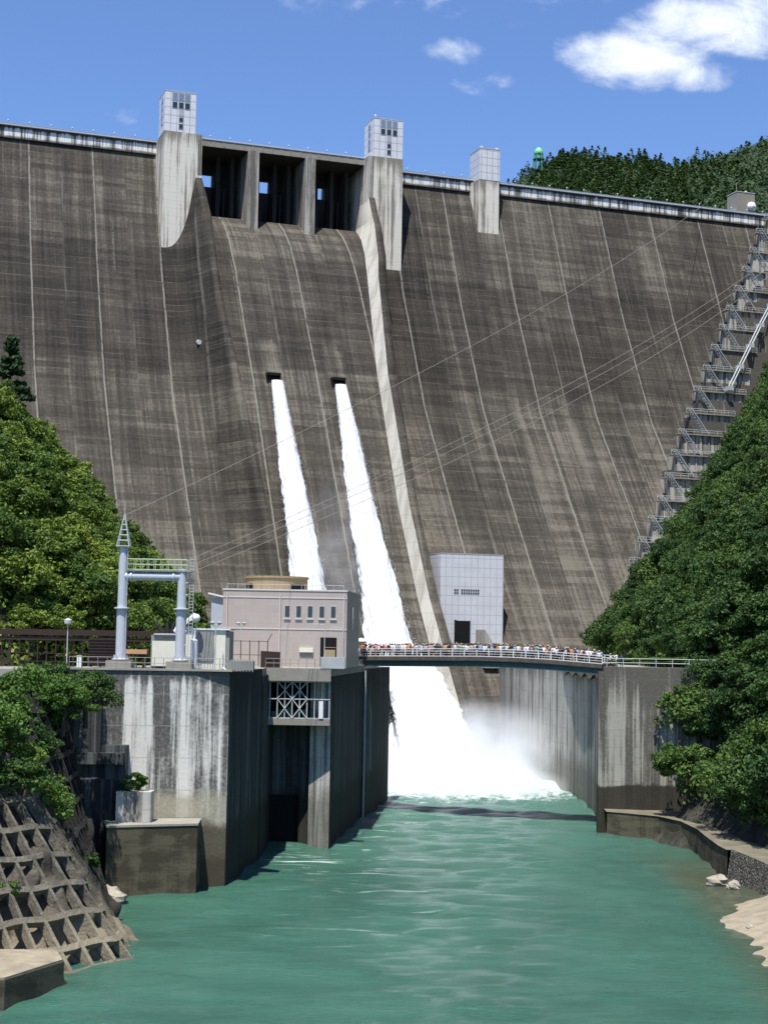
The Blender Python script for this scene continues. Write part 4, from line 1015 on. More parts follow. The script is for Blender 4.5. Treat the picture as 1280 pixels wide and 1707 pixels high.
rail_line('handrail', [(-5.6, 187.3, top-.4), (-2.6, 219, top-.4)], 1.05, 1.6, M['tgrey'], 'thin grey handrail on top of the dark channel wall')

# lamps of the station yard
def lamp(x, y, z0, h, kind, label):
    o = empty('yard_lamp', (x, y, z0), label=label, cat='lamp'); b = MB(); b.tube([(x, y, z0), (x, y, z0+h)], .055, 6)
    if kind == 'arm': b.tube([(x, y, z0+h), (x-1.1, y, z0+h+.12)], .05, 5)
    b.build('post', M['lgrey'], o); b = MB()
    if kind == 'arm': b.box(x-1.5, x-.7, y-.15, y+.15, z0+h+.05, z0+h+.25)
    elif kind == 'twin':
        for d in (-.35, .35): b.lathe((x+d, y, z0+h), [(.1, 0), (.28, .25), (.1, .35)], 10); b.bar((x, y, z0+h-.2), (x+d, y, z0+h+.05), .06)
    else: b.lathe((x, y, z0+h), [(.16, 0), (.38, .12), (.40, .45), (.1, .65)], 12)
    b.build('lamp_head', M['lgrey'], o)
lamp((118-640)/F*162, 162, top, 4.4, 'ball', 'lantern lamp post in front of the brown fence on the left')
lamp((364-640)/F*161, 161, top, 4.6, 'twin', 'lamp post with twin heads at the end of the cream switchgear house')
lamp((406-640)/F*190, 190, top, 4.9, 'twin', 'slim lamp post with twin heads in front of the left part of the pink wall')
lamp((545-640)/F*186, 186, top, 5.0, 'arm', 'taller single-arm lamp post in front of the station door')
lamp((576-640)/F*192, 192, top, 4.7, 'arm', 'single-arm lamp post at the right corner of the power station')
o = empty('white_post', ((139-640)/F*160, 160, top), label='short square white marker post on the platform by the brown fence', cat='post')
b = MB(); x = (139-640)/F*160; b.box(x-.22, x+.22, 159.8, 160.2, top, top+1.25); b.build('post_body', M['white'], o)
b = MB(); b.box(x-.26, x+.26, 159.76, 160.24, top+1.253, top+1.32); b.build('cap', M['lgrey'], o)

# brown steel fence with canopy along the foot of the wooded slope
o = empty('brown_fence', (-34, 168, top), label='long dark brown steel fence with a top beam below the wooded slope on the left', cat='fence')
b = MB(); y = 168.5
for k in range(24):
    x = -42+k*.95
    if x > -17.5: break
    b.box(x-.06, x+.06, y-.06, y+.06, top, top+3.3)
b.build('posts', M['brown'], o)
b = MB(); b.box(-42, -20.5, y-.35, y+.15, top+3.3, top+3.9); b.box(-42, -20.5, y-.2, y+.0, top+2.75, top+3.1)
for hz in (.5, 1.35): b.box(-42, -20.5, y-.1, y-.06, top+hz, top+hz+.08)
b.build('beams', M['brown'], o)
b = MB(); b.box(-30.8, -27.2, y-.5, y-.36, top+.2, top+3.1)
for k in range(9): b.box(-30.9, -27.1, y-.58, y-.5, top+.3+k*.32, top+.42+k*.32)
b.build('louvre_bay', M['brown'], o)
o = empty('board_stack', (-25.2, 166.5, top), label='stack of faded orange boards lying between the gantry columns', cat='boards')
b = MB(); b.prism([(-26.6, 166), (-24.4, 166), (-24.4, 167.2), (-26.3, 167.2)], top+1.5, top+1.95); b.build('boards', M['orange'], o)
b = MB(); b.box(-26.2, -26.0, 166.2, 166.8, top, top+1.5); b.box(-24.9, -24.7, 166.2, 166.8, top, top+1.5); b.build('trestle', M['brown'], o)
o = empty('barrier_light', (-25.6, 161.5, top), label='small yellow drum standing behind the left gantry column', cat='drum')
b = MB(); b.lathe((-25.45, 161.5, top+.1), [(.3, 0), (.34, .5), (.3, 1.0), (.1, 1.15)], 12); b.build('drum_body', mat('amber_plastic', (.55, .33, .08), .5), o)
b = MB(); b.lathe((-25.45, 161.5, top), [(.4, 0), (.4, .09)], 12); b.build('foot', M['brown'], o)

# ------------------------------------------------------------------ bridge
o = empty('footbridge', (13, 218, 21), label='slightly arched footbridge with teal girder and white rails, packed with people', cat='bridge')
LFT = np.array([-3.2, 224.3]); RGT = np.array([28.9, 209.3]); dirb = (RGT-LFT)/np.linalg.norm(RGT-LFT); nb = np.array([-dirb[1], dirb[0]])   # nb points away from camera
Lb = np.linalg.norm(RGT-LFT); WB = 7.0
def bz(u_): return np.interp(u_, [0, .25, .5, .65, .8, 1], [21.9, 22.06, 22.2, 22.16, 21.98, 21.55])
def bp(u_, v_): p = LFT+dirb*u_*Lb+nb*v_; return p[0], p[1]
def sweep(b, prof_, n=24, u0=0, u1=1):
    k = len(b.v); m_ = len(prof_)
    for i in range(n+1):
        u_ = u0+(u1-u0)*i/n
        for (v_, z_) in prof_: x, y = bp(u_, v_); b.v.append((x, y, float(bz(u_))+z_))
    for i in range(n):
        for j in range(m_): a0 = k+i*m_+j; a1 = k+i*m_+(j+1) % m_; b.f.append((a0, a0+m_, a1+m_, a1))
    b.f.append(tuple(k+j for j in range(m_))); b.f.append(tuple(k+n*m_+j for j in range(m_))[::-1])
b = MB(); sweep(b, [(0, 0), (WB, 0), (WB, -.55), (0, -.55)]); b.build('deck_slab', M['curb'], o)
for v0, nm in ((.35, 'girder'), (WB-.75, 'girder')):
    b = MB(); sweep(b, [(v0-.2, -.56), (v0+.4, -.56), (v0+.4, -.66), (v0+.12, -.66), (v0+.12, -1.30), (v0+.4, -1.30), (v0+.4, -1.40), (v0-.2, -1.40), (v0-.2, -1.30), (v0, -1.30), (v0, -.66), (v0-.2, -.66)])
    for k in range(1, 22): x, y = bp(k/22, v0); b.box(x-.03, x+.03, y-.14, y, float(bz(k/22))-1.3, float(bz(k/22))-.66)
    b.build(nm, M['teal'], o)
for v0 in (.12, WB-.12):
    b = MB()
    for hz in (1.12, .78, .42, .10):
        if hz > .7 or hz < .2: sweep(b, [(v0-.05, hz), (v0+.05, hz), (v0+.05, hz-.09), (v0-.05, hz-.09)])
        else: sweep(b, [(v0-.03, hz), (v0+.03, hz), (v0+.03, hz-.05), (v0-.03, hz-.05)])
    for k in range(21): x, y = bp(k/20, v0); b.box(x-.05, x+.05, y-.05, y+.05, float(bz(k/20)), float(bz(k/20))+1.12)
    b.build('railing', M['wrail'], o)

# ------------------------------------------------------------------ people
def skin_body(pose, seed):
    "one continuous skinned figure; feet at z=0, facing -Y"
    J_ = {}; E_ = []; R_ = {}
    def j(n, p, r, par=None):
        J_[n] = Vector(p); R_[n] = r
        if par: E_.append((par, n))
    lean = pose.get('lean', 0)
    j('pel', (0, 0, .95), (.15, .11)); j('waist', (0, -.01*lean, 1.08), (.13, .10), 'pel'); j('chest', (0, -.05*lean, 1.30), (.16, .115), 'waist')
    j('neck', (0, -.08*lean, 1.47), (.055, .055), 'chest'); j('chin', (0, -.10*lean-.015, 1.54), (.065, .07), 'neck'); j('head', (0, -.11*lean-.005, 1.63), (.078, .092), 'chin'); j('crown', (0, -.11*lean, 1.71), (.05, .06), 'head')
    for sgn, sd in ((-1, 'l'), (1, 'r')):
        st = pose.get('stance', .1)
        j('hip'+sd, (sgn*.09, 0, .88), (.095, .095), 'pel'); j('knee'+sd, (sgn*(.09+st*.3), -.03+pose.get('step', 0)*sgn, .48), (.06, .06), 'hip'+sd)
        j('ank'+sd, (sgn*(.09+st*.5), .03+pose.get('step', 0)*sgn*1.6, .08), (.04, .04), 'knee'+sd); j('toe'+sd, (sgn*(.1+st*.55), -.13+pose.get('step', 0)*sgn*1.6, .035), (.038, .03), 'ank'+sd)
        j('sh'+sd, (sgn*.19, -.05*lean, 1.40), (.06, .06), 'chest')
        el, wr, hd = pose['arm'+sd]
        j('el'+sd, (sgn*el[0], el[1], el[2]), (.042, .042), 'sh'+sd); j('wr'+sd, (sgn*wr[0], wr[1], wr[2]), (.03, .03), 'el'+sd); j('pa'+sd, (sgn*hd[0], hd[1], hd[2]), (.036, .022), 'wr'+sd)
        d = (J_['pa'+sd]-J_['wr'+sd]).normalized(); sdv = d.cross(Vector((0, 1, 0)) if abs(d.y) < .7 else Vector((0, 0, 1))).normalized()
        for f_ in range(4): 
            l_ = (.055, .065, .06, .048)[f_]; base = J_['pa'+sd]+d*.045+sdv*(f_-1.5)*.02
            j(f'f{f_}'+sd, base, (.009, .009), 'pa'+sd); j(f'g{f_}'+sd, base+d*l_+Vector((0, -.012, -.01)), (.008, .008), f'f{f_}'+sd)
        j('th'+sd, J_['wr'+sd]+d*.04+sdv*.045, (.010, .010), 'pa'+sd)
    names = list(J_); me = bpy.data.meshes.new('skeleton'); me.from_pydata([J_[n] for n in names], [(names.index(a), names.index(c_)) for a, c_ in E_], [])
    ob = bpy.data.objects.new('skeleton', me); C.objects.link(ob); md = ob.modifiers.new('skin', 'SKIN')
    for i, n in enumerate(names): sv = me.skin_vertices[0].data[i]; sv.radius = R_[n]; sv.use_root = (n == 'pel')
    sb = ob.modifiers.new('sub', 'SUBSURF'); sb.levels = 1; sb.render_levels = 1
    dg = bpy.context.evaluated_depsgraph_get(); ev = ob.evaluated_get(dg); out = bpy.data.meshes.new_from_object(ev)
    bpy.data.objects.remove(ob); 
    # nose on the face
    return out, J_
def region(me, test, infl, name, mt):
    co = np.array([v_.co[:] for v_ in me.vertices]); no = np.array([v_.normal[:] for v_ in me.vertices])
    keep = [p for p in me.polygons if test(co[list(p.vertices)].mean(0))]
    ids = sorted({i for p in keep for i in p.vertices}); mp_ = {k: i for i, k in enumerate(ids)}
    nm = bpy.data.meshes.new(name); nm.from_pydata([tuple(co[i]+no[i]*infl) for i in ids], [], [tuple(mp_[i] for i in p.vertices) for p in keep])
    nm.materials.append(mt); nm.shade_smooth(); return nm
skin = mat('skin', (.42, .26, .18), .6, var=.05); hairm = mat('black_hair', (.012, .010, .009), .5)
SH = {'white': (.75, .75, .74), 'black': (.02, .02, .022), 'navy': (.03, .04, .10), 'red': (.42, .05, .05), 'light blue': (.30, .42, .62), 'grey': (.28, .28, .28), 'orange': (.60, .25, .10), 'pink': (.65, .34, .36), 'green': (.12, .30, .12), 'beige': (.50, .43, .32)}
SHM = {k: mat(k.replace(' ', '_')+'_shirt_cloth', v_, .8, var=.06) for k, v_ in SH.items()}
TRM = [mat('dark_trouser_cloth', (.022, .024, .035), .85), mat('blue_denim_cloth', (.06, .09, .17), .85), mat('khaki_trouser_cloth', (.30, .25, .17), .85)]
hatm = mat('straw_hat', (.62, .55, .38), .8)
poses = [
 dict(lean=.5, stance=.1, arml=((.27, -.12, 1.14), (.20, -.36, 1.13), (.17, -.44, 1.13)), armr=((.27, -.12, 1.14), (.20, -.36, 1.13), (.17, -.44, 1.13))),
 dict(lean=0, stance=.15, arml=((.26, .02, 1.13), (.26, -.06, .88), (.26, -.08, .80)), armr=((.27, -.10, 1.18), (.13, -.30, 1.42), (.09, -.34, 1.50))),
 dict(lean=-.3, stance=.05, step=.05, arml=((.25, .03, 1.13), (.24, -.05, .88), (.24, -.08, .80)), armr=((.25, .03, 1.13), (.25, -.05, .88), (.25, -.08, .80))),
 dict(lean=.2, stance=.12, arml=((.26, -.14, 1.22), (.10, -.32, 1.36), (.06, -.36, 1.44)), armr=((.26, -.14, 1.22), (.10, -.32, 1.36), (.06, -.36, 1.44)))]
bodies = []
for i, ps in enumerate(poses):
    me, J_ = skin_body(ps, i); me.name = 'body'; me.materials.append(skin); me.shade_smooth()
    hd = J_['head']
    shirt = region(me, lambda c: .93 < c[2] < 1.46 and abs(c[0]) < .29 and c[1] > -.24, .014, 'shirt', SHM['white'])
    pants = region(me, lambda c: .12 < c[2] < .98 and abs(c[0]) < .20, .012, 'trousers', TRM[0])
    hair = region(me, lambda c: c[2] > 1.57 and (c[1] > hd.y-.03 or c[2] > 1.68) and abs(c[0]) < .12, .016, 'hair', hairm)
    bodies.append((me, shirt, pants, hair))
hb = MB(); hb.lathe((0, 0, 1.69), [(.17, 0), (.17, .012), (.10, .02), (.09, .10), (.03, .12)], 12)
hat_me = bpy.data.meshes.new('hat'); hat_me.from_pydata(hb.v, [], hb.f); hat_me.materials.append(hatm)
shirts = {}
for k in SH:
    for i in range(4): m2 = bodies[i][1].copy(); m2.materials.clear(); m2.materials.append(SHM[k]); shirts[k, i] = m2
trs = {}
for a in range(3):
    for i in range(4): m2 = bodies[i][2].copy(); m2.materials.clear(); m2.materials.append(TRM[a]); trs[a, i] = m2
rp = random.Random(5); rowname = ''
def where(x):
    f_ = (x+3.2)/32.1
    return ['at the left end of the bridge', 'in front of the right jet', 'below the pale guide wall', "left of the black doorway", 'in front of the black doorway', 'right of the silver block', 'before the bare dam', 'near the right bridge end'][min(7, max(0, int(f_*8)))]
def person(x, y, z, rz, label=None):
    i = rp.randrange(4); k = rp.choices(list(SH), [10, 7, 5, 2, 4, 3, 2, 2, 1, 3])[0]; a = rp.randrange(3); hat = rp.random() < .22
    hl = rp.uniform(.94, 1.09)
    pl = where(x)
    lb = label or f"person in {k} {'and a hat ' if hat else ''}{rowname} {pl}"
    p = empty('person', (x, y, z), rz, label=lb, cat='person', group='people crowding the footbridge'); p.scale = (hl,)*3
    bo = link('body', bodies[i][0], p, world=False)
    for nm, m_ in (('shirt', shirts[k, i]), ('trousers', trs[a, i]), ('hair', bodies[i][3])): link(nm, m_, p, world=False)
    if hat: h_ = link('hat', hat_me, p, world=False); h_.location = (0, -.02, 0)
for row, (v0, n) in enumerate(((.5, 84), (.95, 72), (1.45, 58), (2.1, 40), (3.2, 22), (5.6, 10))):
    rowname = ['at the rail', 'in front', 'in front', 'mid-crowd', 'mid-crowd', 'by the far rail'][row]
    for k in range(n):
        u_ = (k+.5+rp.uniform(-.38, .38))/n*.99
        x, y = bp(u_, v0+rp.uniform(-.15, .2)); person(x, y, float(bz(u_))+.002, math.atan2(dirb[1], dirb[0])+rp.gauss(0 if row < 2 else 1.5, .7)+(math.pi if (row < 3 and rp.random() < .55) else 0))
for k, (x, y) in enumerate([(29.9, 208.6), (30.7, 208.4), (31.4, 208.9)]):
    person(x, y, 21.255, rp.uniform(0, 6.28), ['leftmost of three people standing past the bridge end', 'middle one of three people standing past the bridge end', 'rightmost person standing beside the handrail past the bridge'][k])
o = empty('parasol', (-2.9, 223.2, 22.0), label='small white round parasol over the left end of the bridge', cat='parasol')
b = MB(); b.lathe((-2.9, 223.2, 24.0), [(.75, 0), (.6, .25), (.3, .42), (.02, .48)], 14); b.build('canopy', M['white'], o)
b = MB(); b.tube([(-2.9, 223.2, 22.0), (-2.9, 223.2, 24.4)], .03, 6); b.build('pole', M['lgrey'], o)

# ------------------------------------------------------------------ vegetation
def leaf_crown(seed, R=3.4, hz=.85, clumps=46, per=70, ls=.27, mt=None, conic=False, flat=.55, up=.35):
    r_ = np.random.default_rng(seed)
    if conic:
        h = r_.random(clumps)**.8; rad = (1-h)*R*(.7+.5*r_.random(clumps)); a = r_.random(clumps)*6.28
        cc = np.stack([rad*np.cos(a), rad*np.sin(a), h*R*3.2-R*.9], 1)
    else:
        dv = r_.normal(size=(clumps, 3)); dv[:, 2] = dv[:, 2]*.8+up; dv /= np.linalg.norm(dv, axis=1)[:, None]
        cc = dv*R*(.45+.55*r_.random(clumps)**.5)[:, None]; cc[:, 2] *= hz
        cc *= (1+.22*np.sin(dv[:, :1]*5+seed)*np.cos(dv[:, 1:2]*4))
    cr = R*(.16+.17*r_.random(clumps))*(.75 if conic else 1)
    idx = np.repeat(np.arange(clumps), per); n = len(idx)
    d = r_.normal(size=(n, 3)); d /= np.linalg.norm(d, axis=1)[:, None]
    c = cc[idx]+d*cr[idx][:, None]*(.55+.5*r_.random(n))[:, None]*np.array([1.15, 1.15, flat])
    nrm = d*.6+r_.normal(size=(n, 3))*.55+np.array([0, 0, .35]); nrm /= np.linalg.norm(nrm, axis=1)[:, None]
    t1 = np.cross(nrm, r_.normal(size=(n, 3))); t1 /= np.linalg.norm(t1, axis=1)[:, None]; t2 = np.cross(nrm, t1)
    s = (ls*(.6+.8*r_.random(n)))[:, None]
    V = np.stack([c-t1*s, c-t2*s*.55+nrm*s*.12, c+t1*s, c+t2*s*.55+nrm*s*.12], 1).reshape(-1, 3)
    return npmesh('crown', V, np.arange(4*n).reshape(n, 4), mt)
def trunk_mesh(seed, h, R, r0=.22):
    r_ = random.Random(seed); b = MB(); top_ = (r_.uniform(-.4, .4), r_.uniform(-.4, .4), h)
    b.tube([(0, 0, -1.5), (top_[0]*.3, top_[1]*.3, h*.5), top_], [r0*1.3, r0, r0*.4], 7)
    for k in range(5):
        a = r_.uniform(0, 6.28); z_ = h*r_.uniform(.35, .8); e = (math.cos(a)*R*.65, math.sin(a)*R*.65, z_+R*.5)
        b.tube([(0, 0, z_), (e[0]*.5, e[1]*.5, z_+R*.18), e], [r0*.5, r0*.35, r0*.12], 5)
    me = bpy.data.meshes.new('trunk'); me.from_pydata(b.v, [], b.f); me.materials.append(M['bark']); return me
def proto(name, seed, label, cat, group, R, h, mt, conic=False, per=70, clumps=46, ls=.27, flat=.55, hz=.85):
    t = empty(name, (0, 0, -500), label=label, cat=cat, group=group)
    cm = leaf_crown(seed, R, hz, clumps, per, ls, mt, conic, flat); cm.transform(Matrix.Translation((0, 0, h)))
    link('crown', cm, t, world=False); link('trunk', trunk_mesh(seed, h+R*.2, R), t, world=False)
    return t
used = set()
def plant(p, loc, rz, sc_, label=None):
    if p.name not in used: used.add(p.name); p.location = loc; p.rotation_euler = (0, 0, rz); p.scale = sc_; 
    else: p = copy_tree(p, loc, rz, scale=sc_)
    if label: p['label'] = label
    return p
LG, RG = 'trees of the wooded slope left of the dam', 'trees of the wooded slope right of the dam'
LL = 'broadleaf tree in the sunlit wood on the slope left of the dam'; RL = 'broadleaf tree in the dense wood on the slope right of the dam'
lp = [proto('broadleaf_tree', 10+i, LL, 'tree', LG, 3.1, 3.2, M['leafL'], ls=.19, per=95, clumps=70, flat=.7) for i in range(4)]
rpn = [proto('evergreen_tree', 30+i, RL, 'tree', RG, 3.4, 3.4, M['leafR'], ls=.20, per=95, clumps=76, flat=.7) for i in range(4)]

# left wooded slope
kxl = ([160, 170, 176, 185, 200, 225, 250, 275, 300, 325, 345], [-47, -42, -34.5, -29, -27.2, -27, -28.5, -31.5, -36, -43, -52])
def zl(x, y):
    f_ = np.interp(y, *kxl); t_ = f_-x
    return 20.2+np.where(t_ > 0, t_*1.10, 0)
ly = np.linspace(160, 360, 70); lx = np.linspace(-120, -26, 60); LX, LY = np.meshgrid(lx, ly)
LZ = zl(LX, LY); LZ = np.where(LZ < 20.3, 18, LZ+.5*np.sin(LX*.7)*np.cos(LY*.5))
tag(link('left_hillside', grid('left_hillside', np.stack([LX, LY, LZ], -1), M['soil'])), kind='structure')
kxr = ([100, 140, 170, 190, 200, 212, 230, 260, 300, 340, 380, 425], [60, 56.5, 54.5, 53, 50, 44.5, 42.5, 41, 41, 50, 61.5, 73])
kkr = ([100, 300, 340, 380, 425], [1.32, 1.30, 1.6, 1.95, 2.0])
def zrr(x, y): return 21.0+(x-np.interp(y, *kxr))*np.interp(y, *kkr)
ry = np.linspace(90, 430, 110); rx = np.linspace(30, 190, 90); RX, RY = np.meshgrid(rx, ry)
RZ = zrr(RX, RY); RZ = np.where(RY > 214, np.maximum(RZ, 19.5), np.maximum(RZ, -2))+.6*np.sin(RX*.8)*np.cos(RY*.6)
RZ = np.where((RY > 200) & (RX < 47) & (RY < 216), -2, RZ)
def rockside():
    m = bpy.data.materials.new('shaded_rock_and_soil'); m.use_nodes = True; t = NT(m.node_tree); b = m.node_tree.nodes['Principled BSDF']; b.inputs['Roughness'].default_value = .95
    g = t.new('ShaderNodeNewGeometry').outputs['Position']; n = t.noise(g, 1, 6, .7, (.5, .5, .25)); n2 = t.noise(g, .9, 5, .7)
    c = t.mix(t.smooth(n, .35, .7), (.014, .014, .010), (.075, .066, .05)); c = t.mix(t.smooth(n2, .5, .65), c, (.018, .032, .010)); t.link(c, b.inputs['Base Color'])
    bn = t.new('ShaderNodeBump'); bn.inputs['Distance'].default_value = .8; t.link(n, bn.inputs['Height']); t.link(bn.outputs[0], b.inputs['Normal']); return m
tag(link('right_hillside', grid('right_hillside', np.stack([RX, RY, RZ], -1), rockside())), kind='structure')
def to_px(x, y, z):
    Z_ = z-CH; cc, ss = math.cos(PIT), math.sin(PIT); d = y*cc+Z_*ss; u_ = -y*ss+Z_*cc; a, b_ = F*x/d, -F*u_/d
    return 640+a*math.cos(ROLL)-b_*math.sin(ROLL), 853.5+a*math.sin(ROLL)+b_*math.cos(ROLL)
def scatter(zf, xr, yr, n, dmin, keep, seed):
    r_ = random.Random(seed); pts = []
    for _ in range(n*60):
        if len(pts) >= n: break
        x, y = r_.uniform(*xr), r_.uniform(*yr); z = float(zf(x, y))
        if not keep(x, y, z): continue
        dm = dmin
        if all((x-a)**2+(y-b_)**2+(z-c_)**2 > dm*dm for a, b_, c_ in pts): pts.append((x, y, z))
    return pts
def keepL(x, y, z):
    if z < 20.4 or z > 95: return False
    px, py = to_px(x, y, z+4); return -25 < px < 400 and not (py > 1085)
def keepR(x, y, z):
    px, py = to_px(x, y, z+3)
    if not (z > 4.5 and px < 1330 and px > 1003): return False
    if y < 216 and px < 1135: return False
    if y > 214 and z < 21.0: return False
    # keep off the dam's stepped abutment
    q1 = np.array([x, y])-np.array([X0, Y0]); s_, d_ = q1@A, q1@N
    return d_ > float(prof(z))+4
PL = scatter(zl, (-95, -27.5), (168, 335), 270, 3.5, keepL, 1)
PR = scatter(zrr, (36, 125), (150, 405), 290, 3.7, keepR, 2)
r_ = random.Random(9)
def zoneR(x, y, z):
    px_, py_ = to_px(x, y, z+3); rim = 880-(px_-1060)*1.52
    col_ = 'at the treeline against the dam' if py_ < rim+70 and px_ < 1275 else ('at the right edge' if px_ > 1200 else ('above the bridge abutment' if px_ < 1120 else 'right of the abutment'))
    for lim, row_ in ((640, 'level with the jet outlets'), (700, 'just below outlet level'), (800, 'where cables cross the guide wall'), (900, 'just above the silver block'), (990, 'level with the silver block'), (1075, 'level with the crowd'), (1200, 'below the hedge'), (9999, 'low over the dark rock')):
        if py_ < lim: break
    return col_+', '+row_
def zoneL(x, y, z):
    px_, py_ = to_px(x, y, z+3); rim = 715+(px_-60)*1.05
    col_ = 'at the treeline against the dam' if py_ < rim+60 else ('at the left edge' if px_ < 60 else ('left of the gantry' if px_ < 195 else ('between gantry columns' if px_ < 300 else 'right of the gantry')))
    for lim, row_ in ((680, 'topmost'), (760, 'high up'), (850, 'above the lattice tip'), (930, 'level with the lattice tip'), (1000, 'level with the gantry beam'), (9999, 'just behind the fence')):
        if py_ < lim: break
    return col_+', '+row_
for (x, y, z) in PL:
    s = r_.uniform(.8, 1.25); plant(lp[r_.randrange(4)], (x, y, z), r_.uniform(0, 6.28), (s, s, s*r_.uniform(.85, 1.15)), ('large ' if s > 1.1 else 'small ' if s < .93 else 'middling ')+'sunlit tree '+zoneL(x, y, z))
for (x, y, z) in PR:
    s = r_.uniform(.8, 1.2)*(1.12 if y < 230 else 1); plant(rpn[r_.randrange(4)], (x, y, z), r_.uniform(0, 6.28), (s, s, s*r_.uniform(.85, 1.1)), ('large ' if s > 1.08 else 'small ' if s < .9 else 'middling ')+'green tree '+zoneR(x, y, z))
print('trees', len(PL), len(PR))
def undergrowth(name, zf, xr, yr, n, keep, mt, seed, label):
    r_ = np.random.default_rng(seed); pts = []
    while len(pts) < n:
        x, y = r_.uniform(*xr), r_.uniform(*yr); z = float(zf(x, y))
        if keep(x, y, z): pts.append((x, y, z))
    c = np.repeat(np.array(pts), 42, 0); k = len(c); d = r_.normal(size=(k, 3)); d /= np.linalg.norm(d, axis=1)[:, None]
    rr = np.repeat(r_.uniform(.9, 1.9, n), 42); c = c+d*rr[:, None]+np.array([0, 0, 1.2])
    nr = d*.6+r_.normal(size=(k, 3))*.5; nr /= np.linalg.norm(nr, axis=1)[:, None]; t1 = np.cross(nr, r_.normal(size=(k, 3))); t1 /= np.linalg.norm(t1, axis=1)[:, None]; t2 = np.cross(nr, t1)
    s_ = (.26*(.6+.8*r_.random(k)))[:, None]; V = np.stack([c-t1*s_, c-t2*s_*.6, c+t1*s_, c+t2*s_*.6], 1).reshape(-1, 3)
    tag(link(name, npmesh(name, V, np.arange(4*k).reshape(k, 4), mt)), label, 'undergrowth', kind='stuff')
undergrowth('undergrowth', zl, (-95, -26), (166, 330), 5200, lambda x, y, z: 20.3 < z < 95 and -25 < to_px(x, y, z)[0] < 420, M['leafL'], 5, 'leafy undergrowth filling the left wooded slope')
undergrowth('undergrowth', zrr, (36, 125), (150, 405), 6500, lambda x, y, z: keepR(x, y, z) and not (196 < y < 216 and x < 46.5), M['leafR'], 6, 'leafy undergrowth filling the right wooded slope')
# dark cedar standing proud at the left edge
cd = proto('cedar_tree', 61, 'tall dark cedar standing out against the dam at the left edge', 'tree', None, 2.6, 5.5, M['leafD'], conic=True, per=90, clumps=60, ls=.25)
cd.location = (-62.5, 262, float(zl(-62.5, 262))-1); cd.scale = (1.5, 1.5, 1.6)
cd2 = copy_tree(cd, (-38.2, 262, float(zl(-38.2, 262))-2), 1.0, scale=1.0, label='dark cedar at the lower right rim of the left wood, beside the gantry tip')
foot = np.array([(-34, 98), (-27.5, 108), (-22.8, 115.4), (-18.3, 121.2), (-18.0, 123.6), (-19.4, 129), (-21.6, 137), (-24.2, 147.5), (-26.6, 154.5)], float)
seg = np.r_[0, np.cumsum(np.hypot(*np.diff(foot, axis=0).T))]; FL = seg[-1]
inl = np.array([(-.45, 1.0), (-.6, .85), (-.75, .65), (-.93, .36), (-1, .12), (-1, -.05), (-1, -.1), (-1, .05), (-1, .1)])
def slope_pt(u_, v_, lift=0.0):
    "u metres along the foot, v metres up"
    fx = np.interp(u_, seg, foot[:, 0]); fy = np.interp(u_, seg, foot[:, 1]); ix = np.interp(u_, seg, inl[:, 0]); iy = np.interp(u_, seg, inl[:, 1])
    L = np.hypot(ix, iy); ix, iy = ix/L, iy/L; run = np.interp(u_, seg, [.8, .8, .8, .76, .74, .66, .5, .3, .2])*v_+.05*np.sin(v_*.5+u_*.2)
    x = fx+ix*run-ix*lift*.76; y = fy+iy*run-iy*lift*.76; z = v_-.6+lift*.65
    return x, y, z
slope_pt0 = lambda u_, v_: tuple(float(c_) for c_ in slope_pt(u_, v_))
# near trees and bushes, lower left and right
np_ = [('broadleaf_tree', 71, (-31.8, 146.5, 15.6), 1.15, 'bright leafy tree hanging over the slope lattice at the left edge', 'leafF'),
       ('broadleaf_tree', 72, (-27.3, 148.5, 16.8), .86, 'spreading leafy tree against the left end of the streaky river wall', 'leafR'),
       ('broadleaf_tree', 73, (-34.0, 141.0, 13.6), 1.1, 'leafy tree cut off by the left edge above the slope lattice', 'leafF'),
       ('broadleaf_tree', 77, (-30.6, 139.5, 12.6), .85, 'shady tree low on the black part of the slope lattice', 'leafR'),
       ('broadleaf_tree', 78, (-28.6, 144.5, 16.2), .8, 'leafy tree leaning out above the black part of the slope lattice', 'leafF'),
       ('broadleaf_tree', 76, (-31.2, 152.5, 18.2), .7, 'small darker tree behind the rail at the top of the slope lattice', 'leafR')]
for nm, sd, loc, s, lb, mt in np_:
    t = proto(nm, sd, lb, 'tree', None, 3.0, 2.4, M[mt], per=110, clumps=80, ls=.15, flat=.55, hz=.8); t.location = loc; t.scale = (s,)*3
def bush(sd, loc, R, lb, mt='leafF', cat='bush', hz=.7, n=26):
    o = empty('bush', loc, label=lb, cat=cat); cm = leaf_crown(sd, R, hz, n, 60, .15, M[mt]); cm.transform(Matrix.Translation((0, 0, R*.55))); link('leaves', cm, o, world=False)
    b = MB()
    for k in range(5): a = k*1.26; b.tube([(0, 0, -.4), (math.cos(a)*R*.4, math.sin(a)*R*.4, R*.7)], [.05, .02], 5)
    b.build('stems', M['bark'], o, world=False); return o
bush(81, (-23.4, 153.4, 9.3), 1.25, 'fresh green bush growing out of the square concrete planter', hz=.95)
bush(82, (-27.4, 131.0, 8.9), 2.7, 'large bush spilling over the middle of the slope lattice', 'leafF', hz=.7, n=70)
bush(83, (-30.6, 132.0, 13.0), 2.6, 'bush at the top left of the slope lattice', 'leafF', n=64)
